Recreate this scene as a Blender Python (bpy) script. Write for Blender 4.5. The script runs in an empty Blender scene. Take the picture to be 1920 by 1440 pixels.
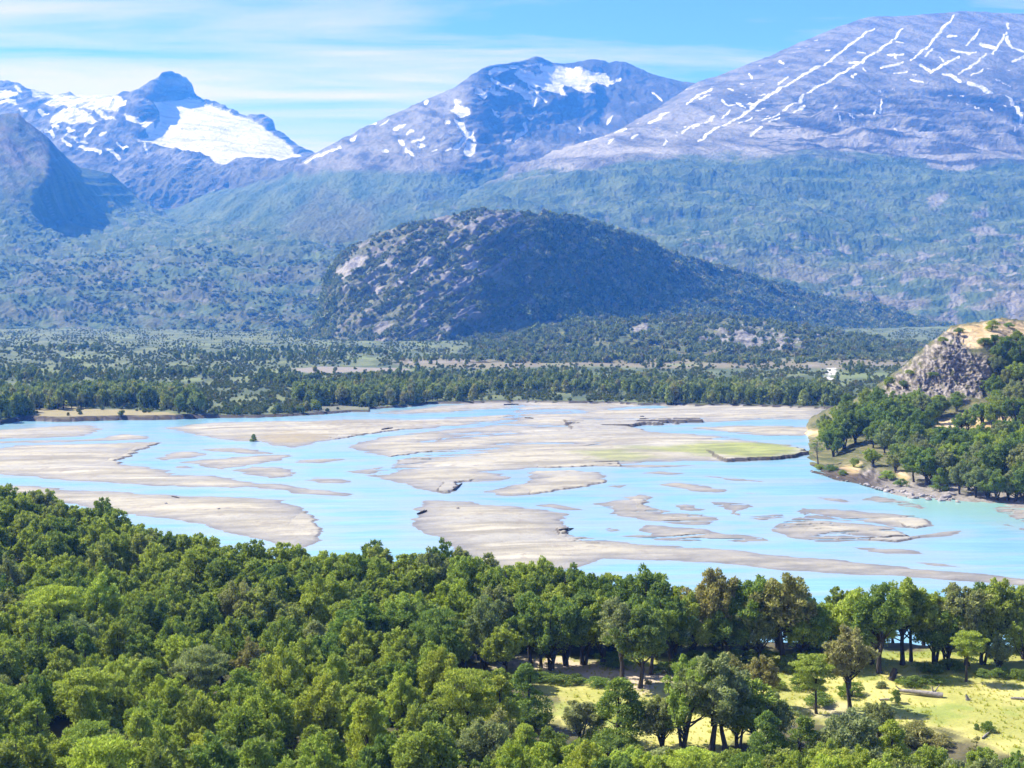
HAZE = 1.35e-4
import bpy, math, random
import numpy as np
from mathutils import Vector

random.seed(11)
RNG = np.random.default_rng(11)
scene = bpy.context.scene
COL = scene.collection

# ------------------------------------------------------------------ view geometry (metres; x right, y ahead, z up)
F = 2637.0
H = 51.0
TH = math.atan(160.0 / F)
CS, SN = math.cos(TH), math.sin(TH)

def slopes(px, py):
    """per metre of ground distance ahead: sideways offset and rise"""
    u = (np.asarray(px, float) - 960) / F
    v = (720 - np.asarray(py, float)) / F
    den = CS + v * SN
    return u / den, (-SN + v * CS) / den

def pt(px, py, d):
    a, e = slopes(px, py)
    d = np.asarray(d, float)
    return a * d, d + 0 * a, H + e * d

def ground_at(px, py, z=0.0):
    a, e = slopes(px, py)
    d = (z - H) / e
    return a * d, d

def project(x, y, z):
    u = x
    f = y * CS - (z - H) * SN
    v = y * SN + (z - H) * CS
    return 960 + F * u / f, 720 - F * v / f

# ------------------------------------------------------------------ noise
_perm = np.random.default_rng(5).permutation(512).astype(np.int64) & 255
_perm = np.concatenate([_perm, _perm, _perm])
_ga = np.random.default_rng(6).uniform(0, 2 * np.pi, 256)
_gx, _gy = np.cos(_ga).astype(np.float32), np.sin(_ga).astype(np.float32)

def noise2(x, y, seed=0):
    xi = np.floor(x).astype(np.int64); yi = np.floor(y).astype(np.int64)
    xf = (x - xi).astype(np.float32); yf = (y - yi).astype(np.float32)
    u = xf * xf * xf * (xf * (xf * 6 - 15) + 10); v = yf * yf * yf * (yf * (yf * 6 - 15) + 10)
    def g(i, j, dx, dy):
        h = _perm[(_perm[(xi + i + seed * 37) & 255] + yi + j + seed * 91) & 255]
        return _gx[h] * dx + _gy[h] * dy
    a = g(0, 0, xf, yf); b = g(1, 0, xf - 1, yf); c = g(0, 1, xf, yf - 1); d = g(1, 1, xf - 1, yf - 1)
    return (a + u * (b - a) + v * ((c + u * (d - c)) - (a + u * (b - a)))) * 1.5

def fbm(x, y, octv=4, seed=0, gain=0.5):
    s = 0; a = 1; t = 0
    for k in range(octv):
        s = s + a * noise2(x * 2 ** k, y * 2 ** k, seed + k); t += a; a *= gain
    return s / t * 1.4

def ridged(x, y, octv=4, seed=0, gain=0.5):
    s = 0; a = 1; t = 0
    for k in range(octv):
        s = s + a * (1 - 2 * np.abs(noise2(x * 2 ** k, y * 2 ** k, seed + k))); t += a; a *= gain
    return s / t

def sst(x, a=0.0, b=1.0):
    t = np.clip((x - a) / (b - a), 0, 1)
    return t * t * (3 - 2 * t)

def mixc(c0, c1, t):
    t = np.asarray(t)[..., None]
    return np.asarray(c0) * (1 - t) + np.asarray(c1) * t

def sd_poly(x, y, poly, margin=40.0):
    """distance inside the outline (positive inside), at most margin outside"""
    poly = np.asarray(poly, float)
    out = np.full(x.shape, -margin)
    lo = poly.min(0) - margin; hi = poly.max(0) + margin
    m = (x > lo[0]) & (x < hi[0]) & (y > lo[1]) & (y < hi[1])
    if not m.any():
        return out
    X = x[m]; Y = y[m]
    d = np.full(X.shape, 1e18); ins = np.zeros(X.shape, bool)
    n = len(poly)
    for i in range(n):
        ax, ay = poly[i]; bx, by = poly[i - 1]
        ex, ey = bx - ax, by - ay
        wx, wy = X - ax, Y - ay
        t = np.clip((wx * ex + wy * ey) / (ex * ex + ey * ey + 1e-12), 0, 1)
        d = np.minimum(d, (wx - ex * t) ** 2 + (wy - ey * t) ** 2)
        if ay != by:
            c = ((ay > Y) != (by > Y)) & (X < (bx - ax) * (Y - ay) / (by - ay) + ax)
            ins ^= c
    d = np.sqrt(d)
    out[m] = np.maximum(np.where(ins, d, -d), -margin)
    return out

def d_line(x, y, pts, margin=40.0):
    pts = np.asarray(pts, float)
    out = np.full(x.shape, margin)
    lo = pts.min(0) - margin; hi = pts.max(0) + margin
    m = (x > lo[0]) & (x < hi[0]) & (y > lo[1]) & (y < hi[1])
    if not m.any():
        return out
    X = x[m]; Y = y[m]; d = np.full(X.shape, 1e18)
    for (ax, ay), (bx, by) in zip(pts[:-1], pts[1:]):
        ex, ey = bx - ax, by - ay
        wx, wy = X - ax, Y - ay
        t = np.clip((wx * ex + wy * ey) / (ex * ex + ey * ey + 1e-12), 0, 1)
        d = np.minimum(d, (wx - ex * t) ** 2 + (wy - ey * t) ** 2)
    out[m] = np.minimum(np.sqrt(d), margin)
    return out

def gpoly(pts, z=0.0):
    p = np.asarray(pts, float)
    x, y = ground_at(p[:, 0], p[:, 1], z)
    return np.stack([x, y], 1)

# ------------------------------------------------------------------ meshes
def mesh_from(name, V, Q, mats=(), smooth=True, matidx=None):
    """V (n,3), Q (m,4) or (m,3)"""
    me = bpy.data.meshes.new(name)
    V = np.ascontiguousarray(V, np.float32); Q = np.ascontiguousarray(Q, np.int32)
    k = Q.shape[1]
    me.vertices.add(len(V)); me.vertices.foreach_set('co', V.ravel())
    me.loops.add(Q.size); me.loops.foreach_set('vertex_index', Q.ravel())
    me.polygons.add(len(Q)); me.polygons.foreach_set('loop_start', np.arange(0, Q.size, k, dtype=np.int32))
    if smooth:
        me.polygons.foreach_set('use_smooth', np.ones(len(Q), bool))
    for m in mats:
        me.materials.append(m)
    if matidx is not None:
        me.polygons.foreach_set('material_index', np.ascontiguousarray(matidx, np.int32))
    me.update(calc_edges=True)
    return me

def attr(me, name, arr):
    a = me.attributes.new(name, 'FLOAT', 'POINT')
    a.data.foreach_set('value', np.ascontiguousarray(arr, np.float32).ravel())

def vcol(me, arr, name='Col'):
    arr = np.ascontiguousarray(arr, np.float32).reshape(-1, 3)
    a = me.attributes.new(name, 'FLOAT_COLOR', 'POINT')
    a.data.foreach_set('color', np.concatenate([arr, np.ones((len(arr), 1), np.float32)], 1).ravel())

def grid_quads(nv, nu):
    i = np.arange(nv * nu).reshape(nv, nu)
    return np.stack([i[:-1, :-1], i[:-1, 1:], i[1:, 1:], i[1:, :-1]], -1).reshape(-1, 4)

def link(name, me, parent=None):
    o = bpy.data.objects.new(name, me)
    COL.objects.link(o)
    if parent:
        o.parent = parent
    return o

def tag(o, label=None, cat=None, group=None, kind=None):
    if label: o['label'] = label
    if cat: o['category'] = cat
    if group: o['group'] = group
    if kind: o['kind'] = kind
    return o

# ------------------------------------------------------------------ materials
class NT:
    def __init__(self, tree):
        self.t = tree; self.n = tree.nodes; self.l = tree.links
    def node(self, typ, **kw):
        nd = self.n.new(typ)
        for k, v in kw.items():
            if k.startswith('i_'):
                nd.inputs[k[2:].replace('_', ' ')].default_value = v
            else:
                setattr(nd, k, v)
        return nd
    def link(self, a, b):
        self.l.new(a, b)
    def val(self, sock, v):
        if hasattr(v, 'links') or isinstance(v, bpy.types.NodeSocket):
            self.l.new(v, sock)
        else:
            sock.default_value = v
    def math(self, op, a, b=0.0, clamp=False):
        nd = self.n.new('ShaderNodeMath'); nd.operation = op; nd.use_clamp = clamp
        self.val(nd.inputs[0], a); self.val(nd.inputs[1], b)
        return nd.outputs[0]
    def mix(self, f, a, b, mode='MIX'):
        nd = self.n.new('ShaderNodeMix'); nd.data_type = 'RGBA'; nd.blend_type = mode
        self.val(nd.inputs[0], f); self.val(nd.inputs[6], a); self.val(nd.inputs[7], b)
        return nd.outputs[2]
    def noise(self, scale, detail=4, rough=0.55, vec=None, dist=0.0):
        nd = self.n.new('ShaderNodeTexNoise')
        nd.inputs['Scale'].default_value = scale; nd.inputs['Detail'].default_value = detail
        nd.inputs['Roughness'].default_value = rough; nd.inputs['Distortion'].default_value = dist
        if vec is not None: self.l.new(vec, nd.inputs['Vector'])
        return nd.outputs[0]
    def ramp(self, f, stops):
        nd = self.n.new('ShaderNodeValToRGB')
        e = nd.color_ramp.elements
        while len(e) < len(stops): e.new(0.5)
        for s, (p, c) in zip(e, stops):
            s.position = p; s.color = (*c, 1) if len(c) == 3 else c
        self.val(nd.inputs[0], f)
        return nd.outputs[0]
    def range(self, v, a, b, c=0.0, d=1.0):
        nd = self.n.new('ShaderNodeMapRange')
        self.val(nd.inputs[0], v)
        for i, q in enumerate((a, b, c, d)): nd.inputs[1 + i].default_value = q
        return nd.outputs[0]
    def attr(self, name):
        nd = self.n.new('ShaderNodeAttribute'); nd.attribute_name = name
        return nd
    def pos(self):
        return self.n.new('ShaderNodeNewGeometry').outputs['Position']
    def scalevec(self, vec, s):
        nd = self.n.new('ShaderNodeVectorMath'); nd.operation = 'MULTIPLY'
        self.l.new(vec, nd.inputs[0]); nd.inputs[1].default_value = s
        return nd.outputs[0]
    def bump(self, h, strength, dist):
        nd = self.n.new('ShaderNodeBump')
        nd.inputs['Strength'].default_value = strength; nd.inputs['Distance'].default_value = dist
        self.l.new(h, nd.inputs['Height'])
        return nd.outputs[0]

def material(name):
    m = bpy.data.materials.new(name); m.use_nodes = True
    t = NT(m.node_tree); t.n.clear()
    out = t.node('ShaderNodeOutputMaterial')
    return m, t, out

def principled(t, out, color, rough=0.9, normal=None, spec=0.2):
    b = t.node('ShaderNodeBsdfPrincipled')
    t.val(b.inputs['Base Color'], color); t.val(b.inputs['Roughness'], rough)
    t.val(b.inputs['Specular IOR Level'], spec)
    if normal is not None: t.link(normal, b.inputs['Normal'])
    t.link(b.outputs[0], out.inputs[0])
    return b

def terrain_mat(name, fine, bump_dist, bump_str=0.8, snow=False, mott=0.5):
    """vertex colours broken up by two scales of noise; fine = size in metres of the smallest grain"""
    m, t, out = material(name)
    p = t.pos()
    c = t.attr('Col').outputs['Color']
    n1 = t.noise(1.0 / fine, 5, 0.65, p)
    n2 = t.noise(0.22 / fine, 4, 0.6, p)
    k = t.math('ADD', t.math('MULTIPLY', n1, 1.3 * mott * 1.6), t.math('MULTIPLY', n2, 0.7 * mott * 1.6))
    k = t.math('ADD', k, 1.0 - mott * 1.6)
    c = t.mix(1.0, c, t.ramp(k, [(0, (0, 0, 0)), (1, (1, 1, 1))]) if False else _grey(t, k), 'MULTIPLY')
    h = t.math('ADD', n1, t.math('MULTIPLY', n2, 2.0))
    nrm = t.bump(h, bump_str, bump_dist)
    if snow:
        s = t.attr('snow').outputs['Fac']
        e = t.math('ADD', s, t.math('MULTIPLY', t.math('SUBTRACT', n1, 0.5), 0.5))
        e = t.range(e, 0.42, 0.58)
        sn = t.node('ShaderNodeMapping'); t.link(p, sn.inputs[0]); sn.inputs['Scale'].default_value = (0.006, 0.01, 0.05); sn.inputs['Rotation'].default_value = (0, math.radians(28), 0)
        sc = t.ramp(t.noise(1.0, 6, 0.68, sn.outputs[0]), [(0.36, (0.42, 0.43, 0.45)), (0.5, (0.60, 0.60, 0.61)), (0.66, (0.70, 0.70, 0.70))])
        c = t.mix(e, c, sc)
    principled(t, out, c, 0.95, nrm, 0.1)
    return m

def _grey(t, k):
    nd = t.n.new('ShaderNodeCombineColor')
    for i in range(3): t.l.new(k, nd.inputs[i])
    return nd.outputs[0]
# ------------------------------------------------------------------ light, sky, camera, air
SUN = Vector((-0.60, 0.26, 0.756)).normalized()
world = bpy.data.worlds.new('World'); scene.world = world; world.use_nodes = True
w = NT(world.node_tree); w.n.clear()
wo = w.node('ShaderNodeOutputWorld'); bg = w.node('ShaderNodeBackground')
sky = w.node('ShaderNodeTexSky', sky_type='NISHITA', sun_disc=False)
sky.sun_elevation = math.asin(SUN.z)
sky.sun_rotation = math.atan2(SUN.x, SUN.y)
sky.air_density = 1.0; sky.dust_density = 0.3; sky.ozone_density = 2.0; sky.altitude = 400
tc = w.node('ShaderNodeTexCoord').outputs['Generated']
sep = w.node('ShaderNodeSeparateXYZ'); w.link(tc, sep.inputs[0])
# thin cirrus: the view direction carried onto a flat cloud sheet
zz = w.math('ADD', w.math('MAXIMUM', sep.outputs[2], 0.0), 0.10)
cx = w.math('DIVIDE', sep.outputs[0], zz); cy = w.math('DIVIDE', sep.outputs[1], zz)
cv = w.node('ShaderNodeCombineXYZ'); w.link(cx, cv.inputs[0]); w.link(cy, cv.inputs[1])
mp = w.node('ShaderNodeMapping'); w.link(cv.outputs[0], mp.inputs[0])
mp.inputs['Rotation'].default_value = (0, 0, math.radians(9)); mp.inputs['Scale'].default_value = (0.42, 1.5, 1.0)
mp.inputs['Location'].default_value = (0.35, 0.75, 0.0)
c1 = w.noise(1.5, 9, 0.6, mp.outputs[0], 0.5)
mp2 = w.node('ShaderNodeMapping'); w.link(cv.outputs[0], mp2.inputs[0])
mp2.inputs['Rotation'].default_value = (0, 0, math.radians(14)); mp2.inputs['Scale'].default_value = (0.22, 0.5, 1.0)
c2 = w.noise(1.0, 3, 0.5, mp2.outputs[0], 0.3)
# more veil to the left of the valley, less to the right
side = w.range(w.math('DIVIDE', sep.outputs[0], w.math('MAXIMUM', sep.outputs[1], 0.05)), -0.36, 0.30, 0.17, -0.06)
cf = w.math('ADD', w.math('ADD', w.math('MULTIPLY', c1, 1.25), w.math('MULTIPLY', c2, 0.30)), w.math('ADD', w.math('SUBTRACT', side, 0.24), w.range(sep.outputs[2], 0.02, 0.16, 0.20, 0.0)))
cf = w.range(cf, 0.50, 0.84, 0.0, 0.95)
tint = w.mix(1.0, sky.outputs[0], (0.35, 0.54, 1.25, 1), 'MULTIPLY')
cl = w.mix(cf, tint, (4.4, 4.1, 4.5, 1))
w.link(cl, bg.inputs[0]); bg.inputs[1].default_value = 0.09
w.link(bg.outputs[0], wo.inputs[0])

sl = bpy.data.lights.new('sun', 'SUN'); sl.energy = 4.6; sl.angle = math.radians(0.5); sl.color = (0.98, 0.97, 1.05)
so = bpy.data.objects.new('sun', sl); COL.objects.link(so)
so.rotation_euler = (-SUN).to_track_quat('-Z', 'Y').to_euler()
so.location = (-200, 100, 400)

cam = bpy.data.cameras.new('camera'); co = bpy.data.objects.new('camera', cam); COL.objects.link(co)
cam.sensor_width = 36; cam.lens = 36 * F / 1920; cam.clip_start = 0.5; cam.clip_end = 40000
co.location = (0, 0, H); co.rotation_euler = (math.pi / 2 - TH, 0, 0)
scene.camera = co
vs = scene.view_settings
vs.view_transform = 'Standard'; vs.look = 'None'; vs.gamma = 1; vs.exposure = 1.15
scene.cycles.max_bounces = 6; scene.cycles.transparent_max_bounces = 8
scene.cycles.volume_bounces = 1

# haze
hb = np.array([[x, y, z] for z in (-9.0, 1330.0) for y in (-300.0, 8600.0) for x in (-5200.0, 5200.0)])
hq = np.array([[0, 2, 3, 1], [4, 5, 7, 6], [0, 1, 5, 4], [2, 6, 7, 3], [0, 4, 6, 2], [1, 3, 7, 5]])
hm = bpy.data.materials.new('haze'); hm.use_nodes = True
ht = NT(hm.node_tree); ht.n.clear()
ho = ht.node('ShaderNodeOutputMaterial'); pv = ht.node('ShaderNodeVolumePrincipled')
pv.inputs['Color'].default_value = (0.06, 0.30, 1.0, 1)
pv.inputs['Absorption Color'].default_value = (1, 1, 1, 1)
pv.inputs['Density'].default_value = HAZE
pv.inputs['Anisotropy'].default_value = 0.1
ht.link(pv.outputs[0], ho.inputs['Volume'])
if HAZE > 0:
    tag(link('haze', mesh_from('haze', hb, hq, [hm], False)), kind='stuff', label='thin blue air haze filling the whole valley', cat='haze')

# ------------------------------------------------------------------ the lofted slopes
def smooth1(a, k):
    if k < 2: return a
    w_ = np.hanning(k + 2)[1:-1]; w_ /= w_.sum()
    p = np.pad(a, k, mode='edge')
    return np.convolve(p, w_, 'same')[k:-k]

class Loft:
    """rows of (px, py, distance), near to far, each row one line across the slope; points are real places in metres"""
    def __init__(self, rows, x0, x1, step, vstep, sharp=(), soft=24, back=None, backrows=14):
        self.pxs = np.arange(x0, x1 + step, step, dtype=float)
        n = len(self.pxs)
        R = []
        pys = []
        for k, r in enumerate(rows):
            r = np.asarray(r, float)
            py = np.interp(self.pxs, r[:, 0], r[:, 1]); d = np.interp(self.pxs, r[:, 0], r[:, 2])
            d = smooth1(d, int(soft / step))
            if k not in sharp: py = smooth1(py, int(soft / step))
            R.append(np.stack(pt(self.pxs, py, d), 1)); pys.append(py)
        nsk = len(rows) - 1
        if back:                                    # far side of the ridge: (distance beyond, drop)
            for dd, dz in back:
                q = R[nsk].copy(); a = q[:, 0] / q[:, 1]
                q[:, 1] += dd; q[:, 0] = a * q[:, 1]; q[:, 2] = np.maximum(q[:, 2] - dz, -5)
                R.append(q)
        R = np.stack(R, 0)
        K = len(R)
        ts = []
        for k in range(K - 1):
            m = backrows if k >= nsk else max(4, int(np.abs(pys[k + 1] - pys[k]).max() / vstep))
            ts.append(k + np.arange(m) / m)
        ts.append(np.array([K - 1.0]))
        t = np.concatenate(ts)
        k = np.minimum(t.astype(int), K - 2); f = (t - k)[:, None, None]
        g = lambda i: R[np.clip(i, 0, K - 1)]
        p0, p1, p2, p3 = g(k - 1), g(k), g(k + 1), g(k + 2)
        m1 = (p2 - p0) * 0.4; m2 = (p3 - p1) * 0.4
        brk = (k == nsk - 1)[:, None, None]          # keep the skyline crisp
        m2 = np.where(brk, (p2 - p1) * 0.7, m2)
        f2, f3 = f * f, f ** 3
        self.P = (2 * f3 - 3 * f2 + 1) * p1 + (f3 - 2 * f2 + f) * m1 + (-2 * f3 + 3 * f2) * p2 + (f3 - f2) * m2
        self.t = t[:, None] + 0 * self.pxs[None]
        self.nsk = nsk
        seg = np.linalg.norm(np.diff(self.P, axis=0), axis=2)
        self.arc = np.concatenate([np.zeros((1, n)), np.cumsum(seg, 0)], 0)
        self.sx = self.P[:, :, 0]
        self.image()
    def image(self):
        self.ix, self.iy = project(self.P[..., 0], self.P[..., 1], self.P[..., 2])
    def normals(self):
        du = np.gradient(self.P, axis=1); dv = np.gradient(self.P, axis=0)
        n = np.cross(du, dv)
        return n / (np.linalg.norm(n, axis=2, keepdims=True) + 1e-9)
    def displace(self, amp, vertical=0.0):
        n = self.normals()
        n[..., 2] += vertical
        n /= np.linalg.norm(n, axis=2, keepdims=True)
        self.P = self.P + n * amp[..., None]
        self.image()
    def build(self, name, mat, col, snow=None):
        nv, nu = self.P.shape[:2]
        me = mesh_from(name, self.P.reshape(-1, 3), grid_quads(nv, nu), [mat])
        vcol(me, col)
        if snow is not None: attr(me, 'snow', snow)
        return tag(link(name, me), kind='structure')
    def sample(self, n, weight, rng):
        """n random places on the slope, by area times weight"""
        P = self.P
        a = np.linalg.norm(np.cross(P[1:, :-1] - P[:-1, :-1], P[:-1, 1:] - P[:-1, :-1]), axis=2) * weight[:-1, :-1]
        a = a.ravel(); c = np.cumsum(a)
        i = np.searchsorted(c, rng.uniform(0, c[-1], n)); i = np.minimum(i, len(a) - 1)
        nu = P.shape[1] - 1
        v, u = i // nu, i % nu
        f, g = rng.uniform(size=(2, n, 1))
        return P[v, u] * (1 - f) * (1 - g) + P[v, u + 1] * f * (1 - g) + P[v + 1, u] * (1 - f) * g + P[v + 1, u + 1] * f * g

def snowmask(L, polys=(), lines=(), soft=5.0, warp=4.0):
    s = np.full(L.ix.shape, -9.0)
    wx = L.ix + warp * fbm(L.sx / 40, L.arc / 40, 3, 71); wy = L.iy + 0.7 * warp * fbm(L.sx / 40, L.arc / 40, 3, 75)
    for p in polys:
        s = np.maximum(s, sd_poly(wx, wy, p, 30))
    for pts, wd in lines:
        s = np.maximum(s, wd - d_line(wx, wy, pts, 30))
    return np.clip(0.5 + s / (2 * soft), 0, 1)

ROCK_D, ROCK_L = (0.085, 0.082, 0.085), (0.19, 0.18, 0.175)
SCREE = (0.30, 0.287, 0.25)
VEG_D, VEG_L = (0.045, 0.078, 0.034), (0.105, 0.14, 0.06)
HEATH = (0.12, 0.095, 0.06)
T = lambda d, rows: [(a, b, d) if len(q) == 2 else (a, b, q[2]) for q in rows for a, b in [q[:2]]]

# --- left snow massif
A = Loft([
    T(4700, [(-500, 430), (700, 430)]),
    T(4900, [(-500, 335), (150, 335), (300, 340), (380, 350), (430, 358), (520, 330), (640, 320)]),
    [(-500, 270, 5400), (60, 262, 5400), (130, 268, 5350), (250, 288, 5300), (350, 300, 5300), (410, 312, 5250), (480, 303, 5400), (555, 303, 5600), (640, 310, 5600)],
    [(-500, 215, 5900), (0, 206, 5900), (100, 215, 5850), (200, 213, 5800), (255, 215, 5640), (280, 212, 5720), (310, 214, 5900), (400, 238, 5850), (500, 262, 5900), (560, 286, 5950), (640, 310, 6000)],
    [(-500, 190, 6250), (0, 172, 6250), (100, 190, 6200), (215, 192, 6150), (258, 182, 5880), (284, 172, 5850), (300, 176, 6250), (340, 184, 6420), (365, 190, 6430), (430, 215, 6300), (500, 238, 6250), (560, 282, 6250), (640, 305, 6250)],
    [(-500, 120, 6500), (-300, 160, 6500), (-60, 150, 6500), (0, 157, 6500), (14, 154, 6480), (22, 158, 6480), (32, 157, 6480), (52, 178, 6500), (100, 180, 6500), (112, 178, 6480), (130, 172, 6480), (140, 179, 6500), (215, 186, 6450), (240, 178, 6350), (270, 163, 6300), (298, 146, 6240), (304, 138, 6230), (310, 136, 6260), (322, 135, 6330), (328, 139, 6360), (334, 140, 6380), (340, 146, 6420), (346, 148, 6440), (357, 159, 6480), (361, 166, 6490), (362, 176, 6500), (368, 182, 6500), (400, 197, 6440), (440, 214, 6400), (463, 224, 6400), (472, 219, 6400), (488, 219, 6400), (500, 225, 6400), (510, 236, 6400), (530, 255, 6400), (550, 270, 6400), (570, 286, 6400), (590, 293, 6400), (700, 330, 6400)],
], -420, 700, 1.6, 1.6, sharp=(5,), soft=14, back=[(500, 180), (1600, 900)], backrows=10)
A.arc = (620 - A.iy) * 2.5      # metres up the face, even across it
glacier = [(285, 193), (330, 190), (368, 188), (400, 203), (440, 219), (480, 232), (510, 250), (535, 270), (552, 288), (548, 296), (525, 305), (500, 299), (470, 296), (440, 298), (425, 309), (404, 308), (392, 294), (350, 288), (300, 275), (282, 268), (258, 266), (255, 262), (285, 258), (290, 240), (300, 230), (296, 210)]
snA = [glacier,
       [(60, 179), (105, 180), (180, 180), (215, 187), (243, 192), (238, 204), (222, 214), (200, 216), (160, 208), (125, 205), (100, 205), (82, 198), (98, 190), (60, 184)],
       [(143, 207), (160, 215), (186, 240), (172, 243), (150, 240), (120, 240), (106, 243), (94, 234), (112, 218), (122, 210)],
       [(0, 176), (30, 184), (40, 190), (10, 192), (-300, 195), (-300, 178)], [(0, 200), (30, 198), (34, 206), (0, 208)],
       [(172, 213), (190, 215), (215, 230), (222, 235), (205, 232), (180, 220)],
       [(238, 220), (262, 230), (290, 240), (288, 256), (278, 258), (262, 238), (240, 232)]]
lnA = [([(100, 245), (112, 252)], 3), ([(88, 254), (100, 262)], 3), ([(130, 252), (138, 256)], 3), ([(160, 262), (175, 252)], 2.5), ([(150, 283), (187, 295)], 2.5), ([(125, 267), (160, 273)], 2), ([(200, 285), (225, 300)], 2), ([(222, 277), (240, 282)], 2), ([(120, 276), (132, 282)], 2), ([(190, 262), (200, 260)], 2), ([(28, 170), (40, 183)], 2.5), ([(270, 275), (274, 292)], 1.5), ([(75, 215), (90, 220)], 2), ([(38, 212), (50, 216)], 2),
       ([(500, 258), (520, 275), (545, 290), (560, 296)], 2.0)]
snow_A = snowmask(A, snA, lnA, 4)
iceA = sd_poly(A.ix, A.iy, glacier, 30)
rough = sst(-iceA, -4, 8)
sky_f = np.where(A.t > A.nsk - 0.25, 0.35, 1.0)
A.displace((7 * ridged(A.sx / 42, A.arc / 34, 2, 6) * rough + 26 * ridged(A.sx / 260, A.arc / 340, 5, 3) * rough + 9 * fbm(A.sx / 60, A.arc / 60, 3, 9) * rough + 4 * fbm(A.sx / 220, A.arc / 120, 2, 4)) * sky_f)
n = A.normals()
colA = mixc((0.046, 0.046, 0.042), (0.19, 0.186, 0.16), sst(fbm(A.sx / 110, A.arc / 50, 5, 12, 0.65), -0.4, 0.5))
colA = mixc(colA, (0.10, 0.10, 0.055), sst(A.iy, 300, 330) * sst(fbm(A.sx / 160, A.arc / 160, 3, 17), -0.6, 0.2))
M_snowrock = terrain_mat('snowy_rock', 11.0, 9.0, 1.0, True, 0.6)
A.build('mountain_snow_peak', M_snowrock, colA, snow_A)

# --- middle mountain with the cirque
B = Loft([
    [(200, 560, 2800), (900, 560, 2900), (1000, 540, 4600), (2300, 540, 4600)],
    [(200, 470, 3100), (520, 460, 3100), (740, 450, 3100), (900, 445, 3300), (1000, 440, 4700), (2300, 440, 4700)],
    [(200, 440, 3700), (330, 432, 3650), (430, 418, 3600), (520, 408, 3600), (740, 396, 3650), (880, 392, 3900), (960, 380, 4300), (1040, 372, 4800), (2300, 400, 5000)],
    [(200, 420, 4300), (330, 405, 4250), (430, 375, 4250), (520, 357, 4250), (650, 331, 4200), (760, 322, 4200), (860, 324, 4250), (940, 312, 4500), (1000, 300, 4650), (1100, 288, 4800), (1300, 285, 4900), (2300, 400, 4900)],
    [(200, 412, 4600), (330, 395, 4600), (430, 366, 4600), (520, 343, 4600), (650, 303, 4500), (760, 285, 4480), (850, 268, 4520), (900, 260, 4640), (960, 250, 4900), (1040, 240, 5200), (1120, 230, 5450), (1200, 228, 5350), (1300, 240, 5200), (2300, 400, 5000)],
    [(200, 408, 4900), (330, 388, 4900), (430, 360, 4900), (520, 335, 4900), (650, 280, 4820), (760, 240, 4800), (850, 200, 4860), (880, 185, 4930), (930, 178, 5120), (1000, 168, 5420), (1080, 168, 5620), (1150, 165, 5750), (1210, 180, 5650), (1300, 195, 5450), (2300, 395, 5200)],
    [(200, 404, 5100), (330, 378, 5100), (430, 354, 5100), (520, 325, 5100), (585, 293, 5100), (620, 273, 5100), (650, 257, 5100), (700, 232, 5100), (760, 205, 5120), (800, 188, 5140), (850, 165, 5180), (880, 146, 5220), (905, 130, 5260), (920, 125, 5320), (960, 120, 5500), (985, 115, 5640), (995, 109, 5700), (1007, 108, 5750), (1020, 114, 5800), (1035, 119, 5880), (1060, 121, 5980), (1080, 117, 6000), (1105, 113, 6000), (1122, 114, 6000), (1142, 119, 6000), (1158, 116, 6000), (1172, 118, 5980), (1190, 124, 5960), (1204, 132, 5950), (1212, 137, 5940), (1240, 146, 5900), (1300, 156, 5800), (1400, 190, 5600), (1600, 250, 5500), (2300, 390, 5400)],
], 200, 1380, 1.9, 1.9, sharp=(6,), soft=22, back=[(500, 150), (1500, 900)], backrows=10)
B.arc = (620 - B.iy) * 2.2
snB = [[(1004, 127), (1030, 125), (1060, 126), (1080, 133), (1092, 137), (1110, 139), (1138, 138), (1146, 160), (1140, 169), (1128, 163), (1110, 160), (1100, 170), (1112, 183), (1098, 180), (1088, 176), (1072, 163), (1055, 163), (1052, 176), (1058, 190), (1046, 182), (1030, 175), (1010, 168), (990, 162), (976, 158), (960, 143), (972, 134), (1000, 145), (1012, 142)],
       [(925, 128), (950, 128), (948, 135), (925, 138), (914, 143), (916, 133)], [(980, 121), (1018, 121), (1010, 127), (985, 124)], [(950, 126), (970, 124), (976, 130), (960, 131)],
       [(918, 143), (935, 153), (960, 165), (985, 170), (1000, 185), (1002, 192), (985, 185), (965, 178), (950, 175), (930, 160)],
       [(914, 170), (935, 180), (952, 184), (945, 186), (925, 184), (915, 177)], [(852, 188), (868, 192), (858, 196), (876, 213), (880, 222), (868, 224), (850, 215), (842, 210), (852, 204)],
       [(852, 225), (868, 235), (872, 246), (885, 258), (893, 270), (880, 268), (868, 260), (855, 240)], [(872, 270), (892, 276), (890, 288), (880, 295), (868, 298), (872, 285)]]
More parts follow.
